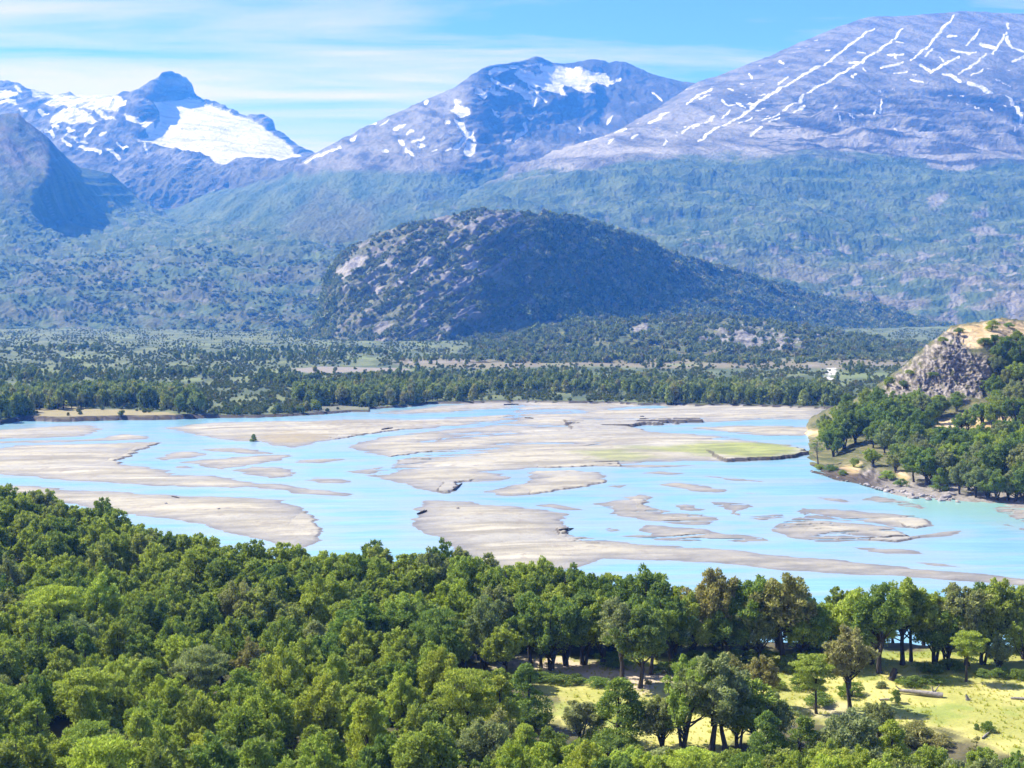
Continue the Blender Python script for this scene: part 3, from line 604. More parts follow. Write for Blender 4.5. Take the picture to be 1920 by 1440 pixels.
BARS = [
 [(-300, 812), (0, 806), (40, 804), (90, 799), (150, 797), (178, 798), (186, 806), (180, 814), (150, 818), (90, 821), (0, 823), (-300, 826)],
 [(-300, 829), (0, 828), (100, 826), (180, 823), (215, 816), (245, 814), (275, 819), (288, 823), (250, 825), (150, 828), (90, 830), (0, 832), (-300, 834)],
 [(-300, 846), (0, 842), (28, 836), (90, 833), (200, 831), (290, 829), (302, 830), (295, 834), (270, 843), (245, 850), (242, 852), (255, 855), (222, 862), (215, 866), (240, 872), (262, 875), (310, 883), (330, 890), (370, 892), (400, 894), (440, 898), (480, 905), (490, 909), (475, 912), (430, 915), (400, 913), (330, 912), (240, 907), (150, 903), (90, 898), (60, 892), (0, 889), (-300, 880)],
 [(300, 862), (305, 855), (330, 849), (360, 847), (380, 850), (385, 854), (350, 858), (310, 863)],
 [(380, 845), (400, 840), (430, 840), (480, 844), (510, 852), (490, 853), (440, 850), (390, 847)],
 [(335, 867), (380, 862), (440, 858), (500, 853), (545, 853), (530, 860), (480, 870), (420, 880), (405, 880), (370, 872)],
 [(445, 882), (480, 875), (510, 876), (545, 880), (562, 888), (555, 893), (510, 896), (470, 890)],
 [(320, 877), (345, 875), (366, 879), (340, 879)],
 [(480, 906), (520, 908), (560, 915), (620, 918), (655, 927), (640, 931), (600, 929), (560, 924), (500, 916), (470, 913)],
 [(575, 900), (590, 896), (640, 898), (665, 902), (645, 907), (600, 906)],
 [(560, 866), (600, 862), (650, 860), (640, 865), (600, 869)],
 [(-300, 905), (60, 912), (150, 919), (240, 924), (330, 930), (400, 931), (480, 934), (528, 938), (550, 948), (585, 962), (605, 992), (607, 1002), (600, 1012), (590, 1026), (560, 1030), (470, 1006), (420, 994), (360, 981), (300, 972), (240, 964), (120, 945), (-300, 925)],
 [(312, 802), (330, 800), (400, 792), (480, 791), (560, 790), (640, 787), (760, 786), (860, 783), (960, 777), (975, 786), (960, 789), (900, 794), (850, 799), (790, 804), (760, 806), (700, 813), (660, 820), (620, 824), (585, 832), (552, 838), (520, 835), (480, 829), (430, 825), (380, 818), (345, 811)],
 [(688, 776), (770, 768), (830, 761), (880, 757), (960, 754), (980, 757), (960, 766), (900, 769), (860, 772), (760, 776)],
 [(652, 838), (670, 831), (700, 823), (770, 812), (830, 807), (870, 803), (900, 798), (962, 791), (980, 780), (962, 770), (985, 761), (960, 754), (1100, 754), (1250, 757), (1400, 760), (1545, 764), (1550, 785), (1440, 787), (1360, 790), (1315, 793), (1290, 794), (1200, 798), (1160, 801), (1210, 807), (1330, 817), (1400, 826), (1440, 830), (1490, 835), (1510, 845), (1516, 853), (1500, 860), (1440, 864), (1365, 866), (1300, 864), (1215, 866), (1150, 872), (1100, 877), (1020, 880), (960, 881), (935, 883), (925, 887), (940, 890), (957, 898), (900, 903), (868, 904), (860, 910), (856, 918), (850, 922), (835, 925), (810, 922), (770, 912), (730, 900), (692, 892), (722, 886), (730, 881), (738, 870), (742, 864), (745, 860), (720, 856), (690, 848), (665, 843)],
 [(650, 884), (690, 878), (725, 875), (722, 883), (690, 890), (665, 887)],
 [(1300, 803), (1380, 798), (1440, 797), (1540, 800), (1560, 812), (1500, 818), (1440, 816), (1380, 812)],
 [(990, 897), (1000, 885), (1070, 883), (1120, 884), (1132, 893), (1130, 905), (1100, 912), (1060, 918), (1010, 926), (970, 930), (945, 930), (915, 920), (945, 914), (988, 905)],
 [(780, 975), (785, 955), (792, 940), (830, 938), (870, 940), (900, 945), (960, 950), (1030, 958), (1060, 965), (1050, 975), (1070, 988), (1062, 996), (1080, 1003), (1100, 1010), (1180, 1018), (1250, 1024), (1330, 1028), (1450, 1040), (1560, 1050), (1650, 1060), (1800, 1072), (1920, 1084), (2300, 1108), (2300, 1126), (1920, 1097), (1800, 1090), (1700, 1083), (1580, 1077), (1440, 1066), (1340, 1056), (1250, 1051), (1130, 1046), (1050, 1075), (900, 1075), (830, 1016), (800, 1001), (784, 990)],
 [(1020, 948), (1040, 946), (1100, 958), (1070, 958)],
 [(1109, 944), (1140, 938), (1200, 928), (1220, 930), (1215, 941), (1205, 948), (1225, 953), (1300, 962), (1345, 970), (1350, 975), (1335, 985), (1300, 984), (1240, 980), (1180, 970), (1150, 964), (1140, 953)],
 [(1197, 988), (1205, 984), (1280, 990), (1320, 992), (1370, 1002), (1410, 1005), (1440, 1015), (1400, 1018), (1350, 1012), (1320, 1017), (1260, 1010), (1200, 999)],
 [(1155, 1006), (1200, 1003), (1290, 1009), (1325, 1016), (1240, 1013)],
 [(1235, 909), (1265, 905), (1330, 912), (1362, 920), (1345, 923), (1300, 921), (1270, 914)],
 [(1325, 941), (1370, 944), (1415, 952), (1390, 958), (1380, 966), (1360, 955), (1340, 946)],
 [(1262, 948), (1285, 946), (1330, 955), (1300, 958), (1275, 955)],
 [(1398, 970), (1440, 966), (1465, 963), (1462, 970), (1420, 976)],
 [(1440, 993), (1460, 985), (1490, 974), (1512, 969), (1490, 957), (1500, 953), (1560, 954), (1650, 962), (1720, 965), (1748, 978), (1740, 985), (1720, 994), (1690, 994), (1705, 1008), (1685, 1018), (1660, 1015), (1610, 1012), (1570, 1016), (1530, 1014), (1500, 1010), (1460, 1000)],
 [(1575, 1024), (1640, 1027), (1720, 1033), (1732, 1038), (1660, 1038)],
 [(1720, 1055), (1760, 1056), (1800, 1064), (1750, 1061)],
 [(1530, 933), (1570, 936), (1602, 941), (1585, 943)],
 [(1625, 938), (1640, 931), (1670, 934), (1720, 945), (1738, 952), (1720, 954), (1670, 944)],
 [(1866, 950), (1920, 948), (2300, 960), (2300, 1000), (1920, 977), (1892, 968), (1875, 960)],
 [(1890, 985), (1920, 990), (2200, 1010), (2200, 1018), (1920, 994)],
 [(1210, 888), (1240, 884), (1282, 887), (1250, 890)], [(1095, 874), (1200, 871), (1320, 871), (1240, 877)],
 [(1138, 913), (1165, 909), (1160, 916)], [(1136, 991), (1148, 988), (1157, 995), (1142, 998)],
 [(1320, 892), (1370, 896), (1420, 902), (1380, 901)], [(1400, 925), (1425, 924), (1424, 927)], [(1700, 1010), (1760, 996), (1800, 994), (1790, 1000), (1740, 1006)],
]
CUTS = [  # shallow threads of water through the gravel: pixels along the thread, half width in metres
 ([(1005, 771), (1040, 769), (1085, 771)], 7), ([(1165, 766), (1195, 764), (1235, 762)], 6), ([(962, 775), (1010, 775), (1085, 774)], 2.5),
 ([(800, 828), (850, 822), (910, 816), (960, 813)], 1.6), ([(880, 801), (930, 797), (1000, 798), (1060, 799)], 2.2), ([(1080, 832), (1010, 831), (940, 833)], 1.6),
 ([(795, 858), (830, 852), (870, 846), (930, 840)], 1.4), ([(930, 884), (990, 880), (1080, 878)], 1.6), ([(1120, 852), (1240, 860), (1330, 864)], 0.0),
 ([(1500, 970), (1560, 976), (1640, 984), (1700, 992)], 1.0), ([(1510, 962), (1560, 968), (1610, 978)], 0.8), ([(1540, 1004), (1620, 1006), (1660, 1010)], 0.6),
 ([(700, 893), (722, 889), (735, 884), (742, 880)], 1.8), ([(1240, 962), (1270, 960), (1330, 962)], 0.8), ([(840, 815), (900, 811), (960, 809)], 1.0), ([(1320, 785), (1200, 788), (1100, 786)], 0.6),
]
GREEN = [(1062, 850), (1120, 846), (1180, 838), (1240, 838), (1290, 833), (1340, 830), (1400, 829), (1440, 830), (1490, 836), (1514, 850), (1500, 859), (1440, 863), (1365, 863), (1320, 856), (1240, 850), (1180, 846), (1250, 860), (1190, 865), (1130, 868), (1090, 858)]
SCARPS = [  # cut banks facing the viewer: line of the lip, height, run-out behind it
 ([(1075, 799), (1150, 799), (1200, 796.5), (1260, 794), (1310, 793.5)], 1.1, 26), ([(1362, 864), (1440, 864), (1495, 861), (1514, 855)], 1.0, 34),
 ([(215, 866), (222, 862), (255, 855), (243, 851), (270, 843), (295, 833)], 0.28, 10), ([(730, 860), (745, 862), (775, 859), (800, 850)], 0.25, 10), ([(835, 925), (850, 922), (862, 908), (872, 905)], 0.35, 9), ([(1150, 872), (1060, 879), (1020, 880)], 0.3, 12), ([(640, 820), (700, 813), (780, 806)], 0.3, 10), ([(1655, 1016), (1690, 1018), (1704, 1008)], 0.25, 9), ([(1722, 993), (1747, 980)], 0.25, 9), ([(1130, 905), (1060, 918), (1010, 926)], 0.25, 9), ([(1062, 997), (1085, 994)], 0.5, 6), ([(1205, 948), (1216, 941)], 0.2, 6), ([(580, 962), (604, 990), (607, 1002)], 0.16, 8)]
MEADOW = [(945, 1245), (1000, 1234), (1100, 1236), (1250, 1228), (1450, 1225), (1640, 1218), (1950, 1222), (2300, 1230), (2300, 1450), (1930, 1450), (1850, 1405), (1740, 1372), (1640, 1362), (1520, 1352), (1420, 1352), (1370, 1420), (1250, 1412), (1200, 1408), (1130, 1372), (1040, 1360), (1020, 1310)]

# --- one sheet: fine where the river lies, coarse towards the horizon
rows_d = np.concatenate([np.arange(4, 118, 3.0), 51 * F / (np.arange(1500, 622, -1.0) - 560) if False else np.zeros(0)])
_py = np.concatenate([np.arange(1560, 1240, -2.0), np.arange(1240, 900, -1.1), np.arange(900, 750, -0.62), np.arange(750, 612, -1.0)])
_, _d = ground_at(np.full(len(_py), 960.0), _py)
_d = _d[_d > 120]
rows_d = np.concatenate([rows_d, _d, np.geomspace(_d[-1] * 1.05, 8400, 30)])
rows_d = np.unique(np.round(rows_d, 3))
_px = np.concatenate([np.linspace(-2600, -420, 40), np.arange(-400, 2320, 2.2), np.linspace(2340, 4500, 40)])
_s = (_px - 960) / F
GX = _s[None, :] * rows_d[:, None]; GY = np.broadcast_to(rows_d[:, None], GX.shape).copy()
GS = np.broadcast_to(_s[None, :], GX.shape)

def river_field(x, y):
    fl_, ac_ = x * 0.985 + y * 0.17, y * 0.985 - x * 0.17
    amp = np.clip((y - 150) / 500, 0.15, 1.0)
    wx = x + amp * (3.6 * fbm(x / 17, y / 17, 3, 201) + 1.2 * fbm(x / 4, y / 5, 2, 204))
    wy = y + amp * (4.5 * fbm(x / 17, y / 19, 3, 207) + 1.4 * fbm(x / 4, y / 5, 2, 209))
    s = np.full(x.shape, -40.0)
    for b in BARS:
        s = np.maximum(s, sd_poly(wx, wy, gpoly(b)))
    for l, wd in CUTS:
        if wd > 0:
            s = np.minimum(s, d_line(wx, wy, gpoly(l)) - wd * (0.8 + 0.6 * noise2(x / 14, y / 9, 211)))
    s = s + np.where(np.abs(s) < 9, 1.9 * fbm(fl_ / 26, ac_ / 5.5, 4, 213) * (1 - np.abs(s) / 9), 0) * np.clip(y / 300, 0.4, 1.4)
    px_, py_ = project(x, y, 0 * x)
    thread = sst(ridged(fl_ / 105 + 0.3 * noise2(fl_ / 40, ac_ / 20, 215), ac_ / 17, 2, 216), 0.72, 0.90) * sst(px_, 620, 700) * sst(px_, 1560, 1480) * sst(py_, 892, 872)
    thread2 = sst(ridged(fl_ / 60, ac_ / 6.5, 2, 217), 0.78, 0.92) * sst(px_, 1040, 1100) * sst(py_, 930, 945) * sst(py_, 1035, 1015)
    s = s - 9 * np.maximum(thread, thread2) * (s > -4) * (sd_poly(x, y, gpoly(GREEN), 20) < 1)
    return s, wx, wy

zone = (GY > near_bank(GS) - 12) & (GY < far_bank(GS) + 14)
SF = np.full(GX.shape, -40.0)
SF[zone], WXz, WYz = river_field(GX[zone], GY[zone])
WX = GX.copy(); WY = GY.copy(); WX[zone] = WXz; WY[zone] = WYz
flow = GX * 0.985 + GY * 0.17; across = GY * 0.985 - GX * 0.17

bar = np.where(SF > 0, 0.03 + 0.07 * sst(SF, 0, 2.5) + 0.48 * sst(SF, 0, 20) , np.maximum(SF * 0.12, -0.7))
bar += np.where(SF > 0, sst(SF, 0, 4), 0) * (0.10 * fbm(flow / 42, across / 9, 4, 221) + 0.05 * fbm(flow / 9, across / 3, 3, 224))
bar = np.where((SF > 0.4), np.maximum(bar, 0.03), bar)
for l, hgt, run in SCARPS:
    g = gpoly(l)
    dd = d_line(WX, WY, g, run + 4)
    o = np.argsort(g[:, 0])
    lip = np.interp(WX, g[o, 0], g[o, 1])
    inside = (SF > 0) & (WX > g[:, 0].min() - 2) & (WX < g[:, 0].max() + 2)
    bar += np.where(inside, hgt * sst(SF, 0.1, 0.9) * (1 - sst(dd, 0.2 * run, run)), 0)

Ln = near_bank(GS) - GY + 2.5 * fbm(GX / 9, GY / 9, 3, 231)
Lf = GY - far_bank(GS) + 3.0 * fbm(GX / 16, GY / 16, 3, 233)
hn = 1.6 * sst(Ln, 0, 5) + 0.5 * sst(Ln, 0, 40) * fbm(GX / 22, GY / 22, 4, 235)
hill = np.where(GY < 112, 46 * (112 - GY) / 112, 0)
hf = np.interp(GS, (np.array([-400, 20, 60, 360, 420, 560, 700, 1000, 2300]) - 960) / F, [1.5, 1.5, 2.0, 1.9, 1.2, 1.0, 0.8, 1.3, 1.3]) * sst(Lf, 0, 1.6) + sst(Lf, 5, 300) * 1.2 * fbm(GX / 120, GY / 120, 4, 237)
hf += 0.3 * sst(Lf, 3, 12) * fbm(GX / 14, GY / 14, 3, 239)
GZ = bar.copy()
GZ = np.where(Ln > 0, np.maximum(GZ, hn + hill), GZ)
GZ = np.where(Lf > 0, np.maximum(GZ, hf), GZ)
GZ = np.where(GY > 2300, 0.8, GZ)

# --- colours of the ground itself
ix, iy = project(GX, GY, GZ)
dry = sst(GZ, 0.04, 0.32)
sand = mixc((0.225, 0.21, 0.162), (0.372, 0.345, 0.255), sst(fbm(flow / 55, across / 9, 4, 241) + 0.25 * fbm(flow / 8, across / 2.5, 3, 244), -0.5, 0.45))
grey = sst(fbm(flow / 70 + 3, across / 16, 4, 246) + 0.28 * sst(iy, 850, 800) * sst(ix, 600, 750), 0.0, 0.4)
sand = mixc(sand, (0.285, 0.28, 0.245), 0.7 * grey)
wet = mixc((0.185, 0.175, 0.145), (0.265, 0.25, 0.205), sst(fbm(flow / 12, across / 4, 3, 249), -0.4, 0.4))
streak = sst(ridged(flow / 60, across / 5.5, 3, 251), 0.72, 0.95)
col = mixc(wet, sand, dry)
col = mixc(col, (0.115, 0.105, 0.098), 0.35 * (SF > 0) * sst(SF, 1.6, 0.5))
col = mixc(col, (0.18, 0.165, 0.155), 0.55 * streak * dry)
cream = sst(fbm(flow / 40 + 9, across / 7, 3, 253), 0.25, 0.6)
col = mixc(col, (0.475, 0.445, 0.34), 0.6 * cream * dry)
gm = sst(sd_poly(WX, WY, gpoly(GREEN), 20) + 5 * fbm(flow / 16, across / 5, 4, 255), -3, 6)
gm2 = gm * np.interp(ix, [1060, 1200, 1300, 1380], [0.6, 0.65, 0.85, 1.0])
col = mixc(col, mixc((0.16, 0.195, 0.05), (0.27, 0.30, 0.075), sst(fbm(flow / 14, across / 5, 4, 257), -0.4, 0.4)), 0.9 * gm2)
tanbar = sst(np.exp(-((ix - 545) / 90.0) ** 2 - ((iy - 822) / 14.0) ** 2) + 0.5 * fbm(flow / 14, across / 7, 3, 259), 0.35, 0.8) * (SF > 3)
col = mixc(col, (0.25, 0.205, 0.115), 0.7 * tanbar)
pebb = sst(fbm(GX / 3.2, GY / 4.5, 3, 261) + 0.35 * sst(iy, 830, 790) * sst(ix, 480, 640) * sst(ix, 1000, 760), 0.35, 0.6)
col = mixc(col, (0.20, 0.17, 0.14), 0.45 * pebb * dry)
# cut-bank soil on steep lips, its colour darkened to deepen their shade
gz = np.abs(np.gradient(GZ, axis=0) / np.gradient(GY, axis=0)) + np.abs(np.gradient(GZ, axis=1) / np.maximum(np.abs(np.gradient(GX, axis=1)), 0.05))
soil_shade = sst(gz, 0.22, 0.6) * zone
col = mixc(col, (0.05, 0.043, 0.038), 0.95 * soil_shade)
# near bank and forest floor
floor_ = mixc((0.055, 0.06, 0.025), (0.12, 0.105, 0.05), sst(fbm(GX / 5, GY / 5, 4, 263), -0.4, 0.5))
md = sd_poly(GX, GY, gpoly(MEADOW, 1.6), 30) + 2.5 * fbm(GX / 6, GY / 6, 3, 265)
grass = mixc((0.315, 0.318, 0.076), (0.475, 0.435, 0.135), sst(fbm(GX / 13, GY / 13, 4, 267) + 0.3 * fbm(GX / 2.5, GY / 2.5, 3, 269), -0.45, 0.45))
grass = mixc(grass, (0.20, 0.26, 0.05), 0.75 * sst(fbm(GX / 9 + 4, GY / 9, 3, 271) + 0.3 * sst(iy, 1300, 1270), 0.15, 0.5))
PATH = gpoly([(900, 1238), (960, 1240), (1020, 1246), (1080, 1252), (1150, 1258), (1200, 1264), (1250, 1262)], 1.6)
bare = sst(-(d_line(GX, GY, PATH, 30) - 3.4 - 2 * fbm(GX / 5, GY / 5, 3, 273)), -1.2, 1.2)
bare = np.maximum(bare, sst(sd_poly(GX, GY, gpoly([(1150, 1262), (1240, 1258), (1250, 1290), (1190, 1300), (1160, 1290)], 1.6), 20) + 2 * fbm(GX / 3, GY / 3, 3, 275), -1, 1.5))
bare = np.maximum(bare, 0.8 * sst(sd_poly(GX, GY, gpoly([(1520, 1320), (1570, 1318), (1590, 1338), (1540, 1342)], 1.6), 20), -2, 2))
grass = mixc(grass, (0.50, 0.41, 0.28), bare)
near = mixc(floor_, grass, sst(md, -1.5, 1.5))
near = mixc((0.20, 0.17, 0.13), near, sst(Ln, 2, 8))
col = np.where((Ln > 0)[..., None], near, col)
# far valley floor: scrub, heath and pale bare strips
scrub = mixc((0.06, 0.085, 0.035), (0.125, 0.15, 0.06), sst(fbm(GX / 26, GY / 60, 4, 281) + 0.2 * fbm(GX / 7, GY / 16, 3, 283), -0.4, 0.45))
heath = sst(np.exp(-((iy - 681) / 11.0) ** 2) * sst(ix, 660, 800) + 0.35 * fbm(GX / 70, GY / 160, 4, 285), 0.35, 0.8)
scrub = mixc(scrub, (0.20, 0.165, 0.11), 0.7 * heath)
fgreen = sst(fbm(GX / 60 + 5, GY / 140, 3, 287) + 0.9 * np.exp(-((ix - 360) / 35.0) ** 2 - ((iy - 712) / 5.0) ** 2), 0.35, 0.6)
scrub = mixc(scrub, (0.17, 0.215, 0.07), 0.6 * fgreen)
GP = lambda p: gpoly(p, 1.2)
palef = np.zeros(GX.shape)
for pp, k in (([(548, 690), (600, 686), (680, 688), (720, 689), (765, 690), (762, 696), (700, 697), (640, 698), (590, 698), (555, 696)], 1.0), ([(760, 678), (860, 677), (960, 678), (960, 680), (860, 680), (770, 681)], 0.9),
              ([(1541, 722), (1549, 704), (1555, 691), (1566, 690), (1561, 704), (1552, 723)], 1.4), ([(1510, 684), (1530, 683), (1532, 686), (1512, 687)], 1.0), ([(1590, 686), (1660, 686), (1660, 688), (1590, 689)], 0.8),
              ([(40, 768), (110, 762), (160, 768), (240, 772), (320, 776), (330, 786), (240, 787), (130, 787), (70, 787)], -1.0), ([(600, 757), (660, 758), (690, 763), (640, 772), (600, 776), (580, 770)], 0.45), ([(960, 662), (1010, 662), (1020, 665), (970, 666)], 0.8)):
    dd = sd_poly(GX, GY, GP(pp), 20) + 3 * fbm(GX / 14, GY / 30, 3, 289)
    f_ = sst(dd, -1.5, 1.5)
    if k < 0: scrub = mixc(scrub, (0.26, 0.225, 0.11), 0.95 * f_)
    else: scrub = mixc(scrub, (0.205, 0.185, 0.15) if k < 1.2 else (0.6, 0.58, 0.56), np.minimum(k, 1) * f_)
far = mixc((0.05, 0.043, 0.038), scrub, sst(Lf, 1.5, 3.5))
col = np.where((Lf > 0)[..., None], far, col)
cliffy = sst(gz, 0.5, 1.0) * (Lf > -1) * (Lf < 6)
col = mixc(col, (0.07, 0.06, 0.055), 0.9 * cliffy)

M_ground, t, out = material('valley_ground')
p = t.pos()
c = t.attr('Col').outputs['Color']
g1 = t.noise(2.2, 5, 0.65, p); g2 = t.noise(0.35, 4, 0.6, p)
k = t.math('ADD', t.math('ADD', t.math('MULTIPLY', g1, 0.55), t.math('MULTIPLY', g2, 0.35)), 0.55)
c = t.mix(1.0, c, _grey(t, k), 'MULTIPLY')
b_ = principled(t, out, c, t.range(t.attr('wet').outputs['Fac'], 0, 1, 0.95, 0.5), t.bump(t.math('ADD', g1, t.math('MULTIPLY', g2, 1.5)), 0.7, 0.22), 0.3)
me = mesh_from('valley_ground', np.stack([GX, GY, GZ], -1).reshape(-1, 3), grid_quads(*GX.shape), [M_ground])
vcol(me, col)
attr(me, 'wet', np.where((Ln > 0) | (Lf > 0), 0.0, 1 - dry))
tag(link('valley_ground', me), kind='structure')

def ground_z(x, y):
    """height of the sheet at places, by its own grid"""
    x = np.atleast_1d(np.asarray(x, float)); y = np.atleast_1d(np.asarray(y, float))
    r = np.interp(y, rows_d, np.arange(len(rows_d))); c_ = np.interp(x / y, _s, np.arange(len(_s)))
    i = np.clip(r.astype(int), 0, len(rows_d) - 2); j = np.clip(c_.astype(int), 0, len(_s) - 2)
    f, g = r - i, c_ - j
    return GZ[i, j] * (1 - f) * (1 - g) + GZ[i + 1, j] * f * (1 - g) + GZ[i, j + 1] * (1 - f) * g + GZ[i + 1, j + 1] * f * g

# --- milky glacier water
M_water, t, out = material('glacier_water')
p = t.pos()
fl = t.node('ShaderNodeMapping'); t.link(p, fl.inputs[0]); fl.inputs['Rotation'].default_value = (0, 0, math.radians(-10)); fl.inputs['Scale'].default_value = (0.10, 0.42, 1.0)
nA = t.noise(0.22, 6, 0.65, fl.outputs[0], 0.6); nB = t.noise(0.5, 4, 0.6, fl.outputs[0], 0.4)
sh = t.attr('shallow').outputs['Fac']
mixf = t.math('ADD', t.math('MULTIPLY', sh, 0.75), t.math('MULTIPLY', t.math('SUBTRACT', nA, 0.5), 1.3))
mixf = t.range(mixf, 0.10, 0.85)
deep = t.ramp(nB, [(0.35, (0.18, 0.36, 0.42)), (0.65, (0.22, 0.42, 0.48))])
wc = t.mix(mixf, deep, (0.29, 0.38, 0.43, 1))
f2 = t.node('ShaderNodeMapping'); t.link(p, f2.inputs[0]); f2.inputs['Rotation'].default_value = (0, 0, math.radians(-9)); f2.inputs['Scale'].default_value = (0.022, 0.33, 1.0)
nC = t.noise(1.0, 5, 0.6, f2.outputs[0], 0.5)
wc = t.mix(t.range(nC, 0.55, 0.72, 0, 0.55), wc, (0.30, 0.50, 0.55, 1))
wc = t.mix(t.range(nC, 0.44, 0.30, 0, 0.5), wc, (0.17, 0.31, 0.41, 1))
gr = t.attr('jade').outputs['Fac']
wc = t.mix(gr, wc, (0.23, 0.42, 0.37, 1))
r1 = t.noise(1.3, 4, 0.6, p); r2 = t.noise(0.3, 3, 0.6, fl.outputs[0])
principled(t, out, wc, 0.22, t.bump(t.math('ADD', r1, t.math('MULTIPLY', r2, 2.0)), 0.35, 0.16), 0.5)
wr = np.concatenate([np.arange(150, 420, 1.2), np.arange(420, 760, 2.2)])
wsx = (np.arange(-700, 2700, 4.5) - 960) / F
RX = wsx[None] * wr[:, None]; RY = np.broadcast_to(wr[:, None], RX.shape)
sfw, _1, _2 = river_field(RX, RY)
_fl, _ac = RX * .985 + RY * .17, RY * .985 - RX * .17
shal = sst(sfw, -8, -0.5) * 0.75 + 0.8 * sst(fbm(_fl / 55, _ac / 9, 4, 291) + 0.35 * sst(sfw, -30, -6), 0.18, 0.5)
rix, riy = project(RX, RY, 0 * RX)
me = mesh_from('river_water', np.stack([RX, RY, np.full(RX.shape, 0.0)], -1).reshape(-1, 3), grid_quads(*RX.shape), [M_water])
attr(me, 'shallow', np.clip(shal, 0, 1))
attr(me, 'jade', sst(rix + 2.2 * (riy - 960) * 0 + 60 * fbm(RX / 30, RY / 30, 3, 293), 1560, 1800) * sst(riy, 905, 930) * sst(riy, 1010, 950))
tag(link('river_water', me), kind='structure')
# ------------------------------------------------------------------ rocky knoll on the right bank
def gd(rows, off=0.0):
    o = []
    for px, py in rows:
        x, y = ground_at(px, py, 0.0); o.append((px, py, float(y) + off))
    return o
KW = [(1440, 876), (1490, 878), (1510, 882), (1560, 897), (1600, 905), (1650, 918), (1700, 930), (1780, 938), (1850, 943), (1920, 947), (2100, 958), (2340, 970)]
r1 = gd(KW)
r0 = [(a, b + 6, d - 3) for a, b, d in r1]
KN = Loft([
    r0, r1,
    [(1440, 872, 425), (1490, 872, 428), (1510, 874, 430), (1560, 880, 412), (1600, 880, 402), (1650, 886, 392), (1700, 893, 386), (1800, 898, 378), (1920, 893, 374), (2340, 885, 366)],
    [(1440, 858, 452), (1490, 857, 452), (1540, 853, 450), (1600, 842, 440), (1700, 838, 430), (1800, 832, 428), (1920, 820, 424), (2340, 800, 420)],
    [(1440, 842, 480), (1490, 840, 485), (1540, 828, 485), (1600, 806, 478), (1700, 791, 470), (1760, 786, 466), (1850, 772, 465), (1920, 757, 465), (2340, 730, 460)],
    [(1440, 830, 510), (1490, 826, 520), (1540, 808, 515), (1600, 778, 505), (1640, 758, 496), (1660, 747, 493), (1720, 738, 488), (1800, 732, 488), (1860, 737, 488), (1920, 705, 490), (2340, 660, 490)],
    [(1440, 822, 525), (1490, 816, 530), (1540, 798, 525), (1600, 769, 520), (1640, 745, 512), (1660, 732, 508), (1700, 700, 505), (1725, 678, 504), (1770, 650, 502), (1830, 655, 500), (1870, 650, 500), (1920, 650, 510), (2340, 630, 520)],
    [(1440, 820, 535), (1490, 812, 545), (1540, 795, 540), (1600, 766, 535), (1640, 741, 528), (1660, 727, 526), (1700, 694, 524), (1725, 671, 522), (1748, 650, 520), (1768, 634, 520), (1785, 618, 520), (1800, 616, 522), (1830, 613, 526), (1855, 610, 530), (1870, 604, 540), (1900, 606, 550), (1920, 611, 555), (2340, 600, 560)],
], 1450, 2300, 1.3, 0.9, sharp=(1, 7), soft=16, back=[(70, 2), (200, 30), (320, 60)], backrows=8)
KN.P[..., 2] -= 4 * sst(-KN.ix, -1524, -1484)
KN.image()
crag = sst(sd_poly(KN.ix + 8 * fbm(KN.sx / 8, KN.arc / 8, 3, 301), KN.iy + 6 * fbm(KN.sx / 9, KN.arc / 9, 3, 302), [(1640, 762), (1660, 735), (1700, 690), (1730, 665), (1772, 625), (1800, 622), (1815, 660), (1850, 668), (1858, 700), (1835, 745), (1790, 752), (1740, 745), (1700, 752), (1660, 775)], 40), -6, 4) * (KN.t < KN.nsk + 0.5)
bould = sst(sd_poly(KN.ix, KN.iy, [(1605, 890), (1620, 878), (1640, 874), (1650, 890), (1650, 915), (1630, 912), (1610, 905)], 40), -7, 7)
shore = (KN.t < 2.2) * sst(2.2 - KN.P[..., 2] + 1.2 * fbm(KN.sx / 5, KN.arc / 5, 3, 304), -0.4, 1.0)
cu = KN.ix * 0.80 + KN.iy * 0.60; cw = KN.iy * 0.80 - KN.ix * 0.60
KN.displace(crag * (2.0 * noise2(cu / 40, cw / 13, 305) + 1.1 * ridged(cu / 17, cw / 7, 3, 306) + 0.4 * noise2(KN.ix / 5, KN.iy / 4, 312)) + bould * 1.2 * noise2(KN.ix / 14, KN.iy / 18, 307) + shore * (KN.t < 2.0) * 0.35 * noise2(KN.sx / 2.6, KN.arc / 2.6, 308) + 0.7 * fbm(KN.sx / 12, KN.arc / 12, 4, 309) + 0.7 * sst(KN.t, 5.6, 6.2) * ridged(KN.sx / 9, KN.arc / 7, 3, 310))
rockc = mixc((0.10, 0.092, 0.082), (0.34, 0.305, 0.255), sst(fbm(KN.ix / 8, KN.iy / 7, 4, 311), -0.5, 0.5))
tan = mixc((0.42, 0.31, 0.15), (0.56, 0.43, 0.25), sst(fbm(KN.sx / 7, KN.arc / 7, 4, 313), -0.4, 0.4))
tan = mixc(tan, (0.24, 0.25, 0.07), sst(fbm(KN.sx / 9, KN.arc / 9, 3, 315), 0.0, 0.4) * sst(KN.iy, 760, 860) * 0.9)
duff = mixc((0.08, 0.09, 0.038), (0.16, 0.15, 0.07), sst(fbm(KN.sx / 5, KN.arc / 5, 4, 317), -0.4, 0.4))
tmask = np.zeros(KN.ix.shape)
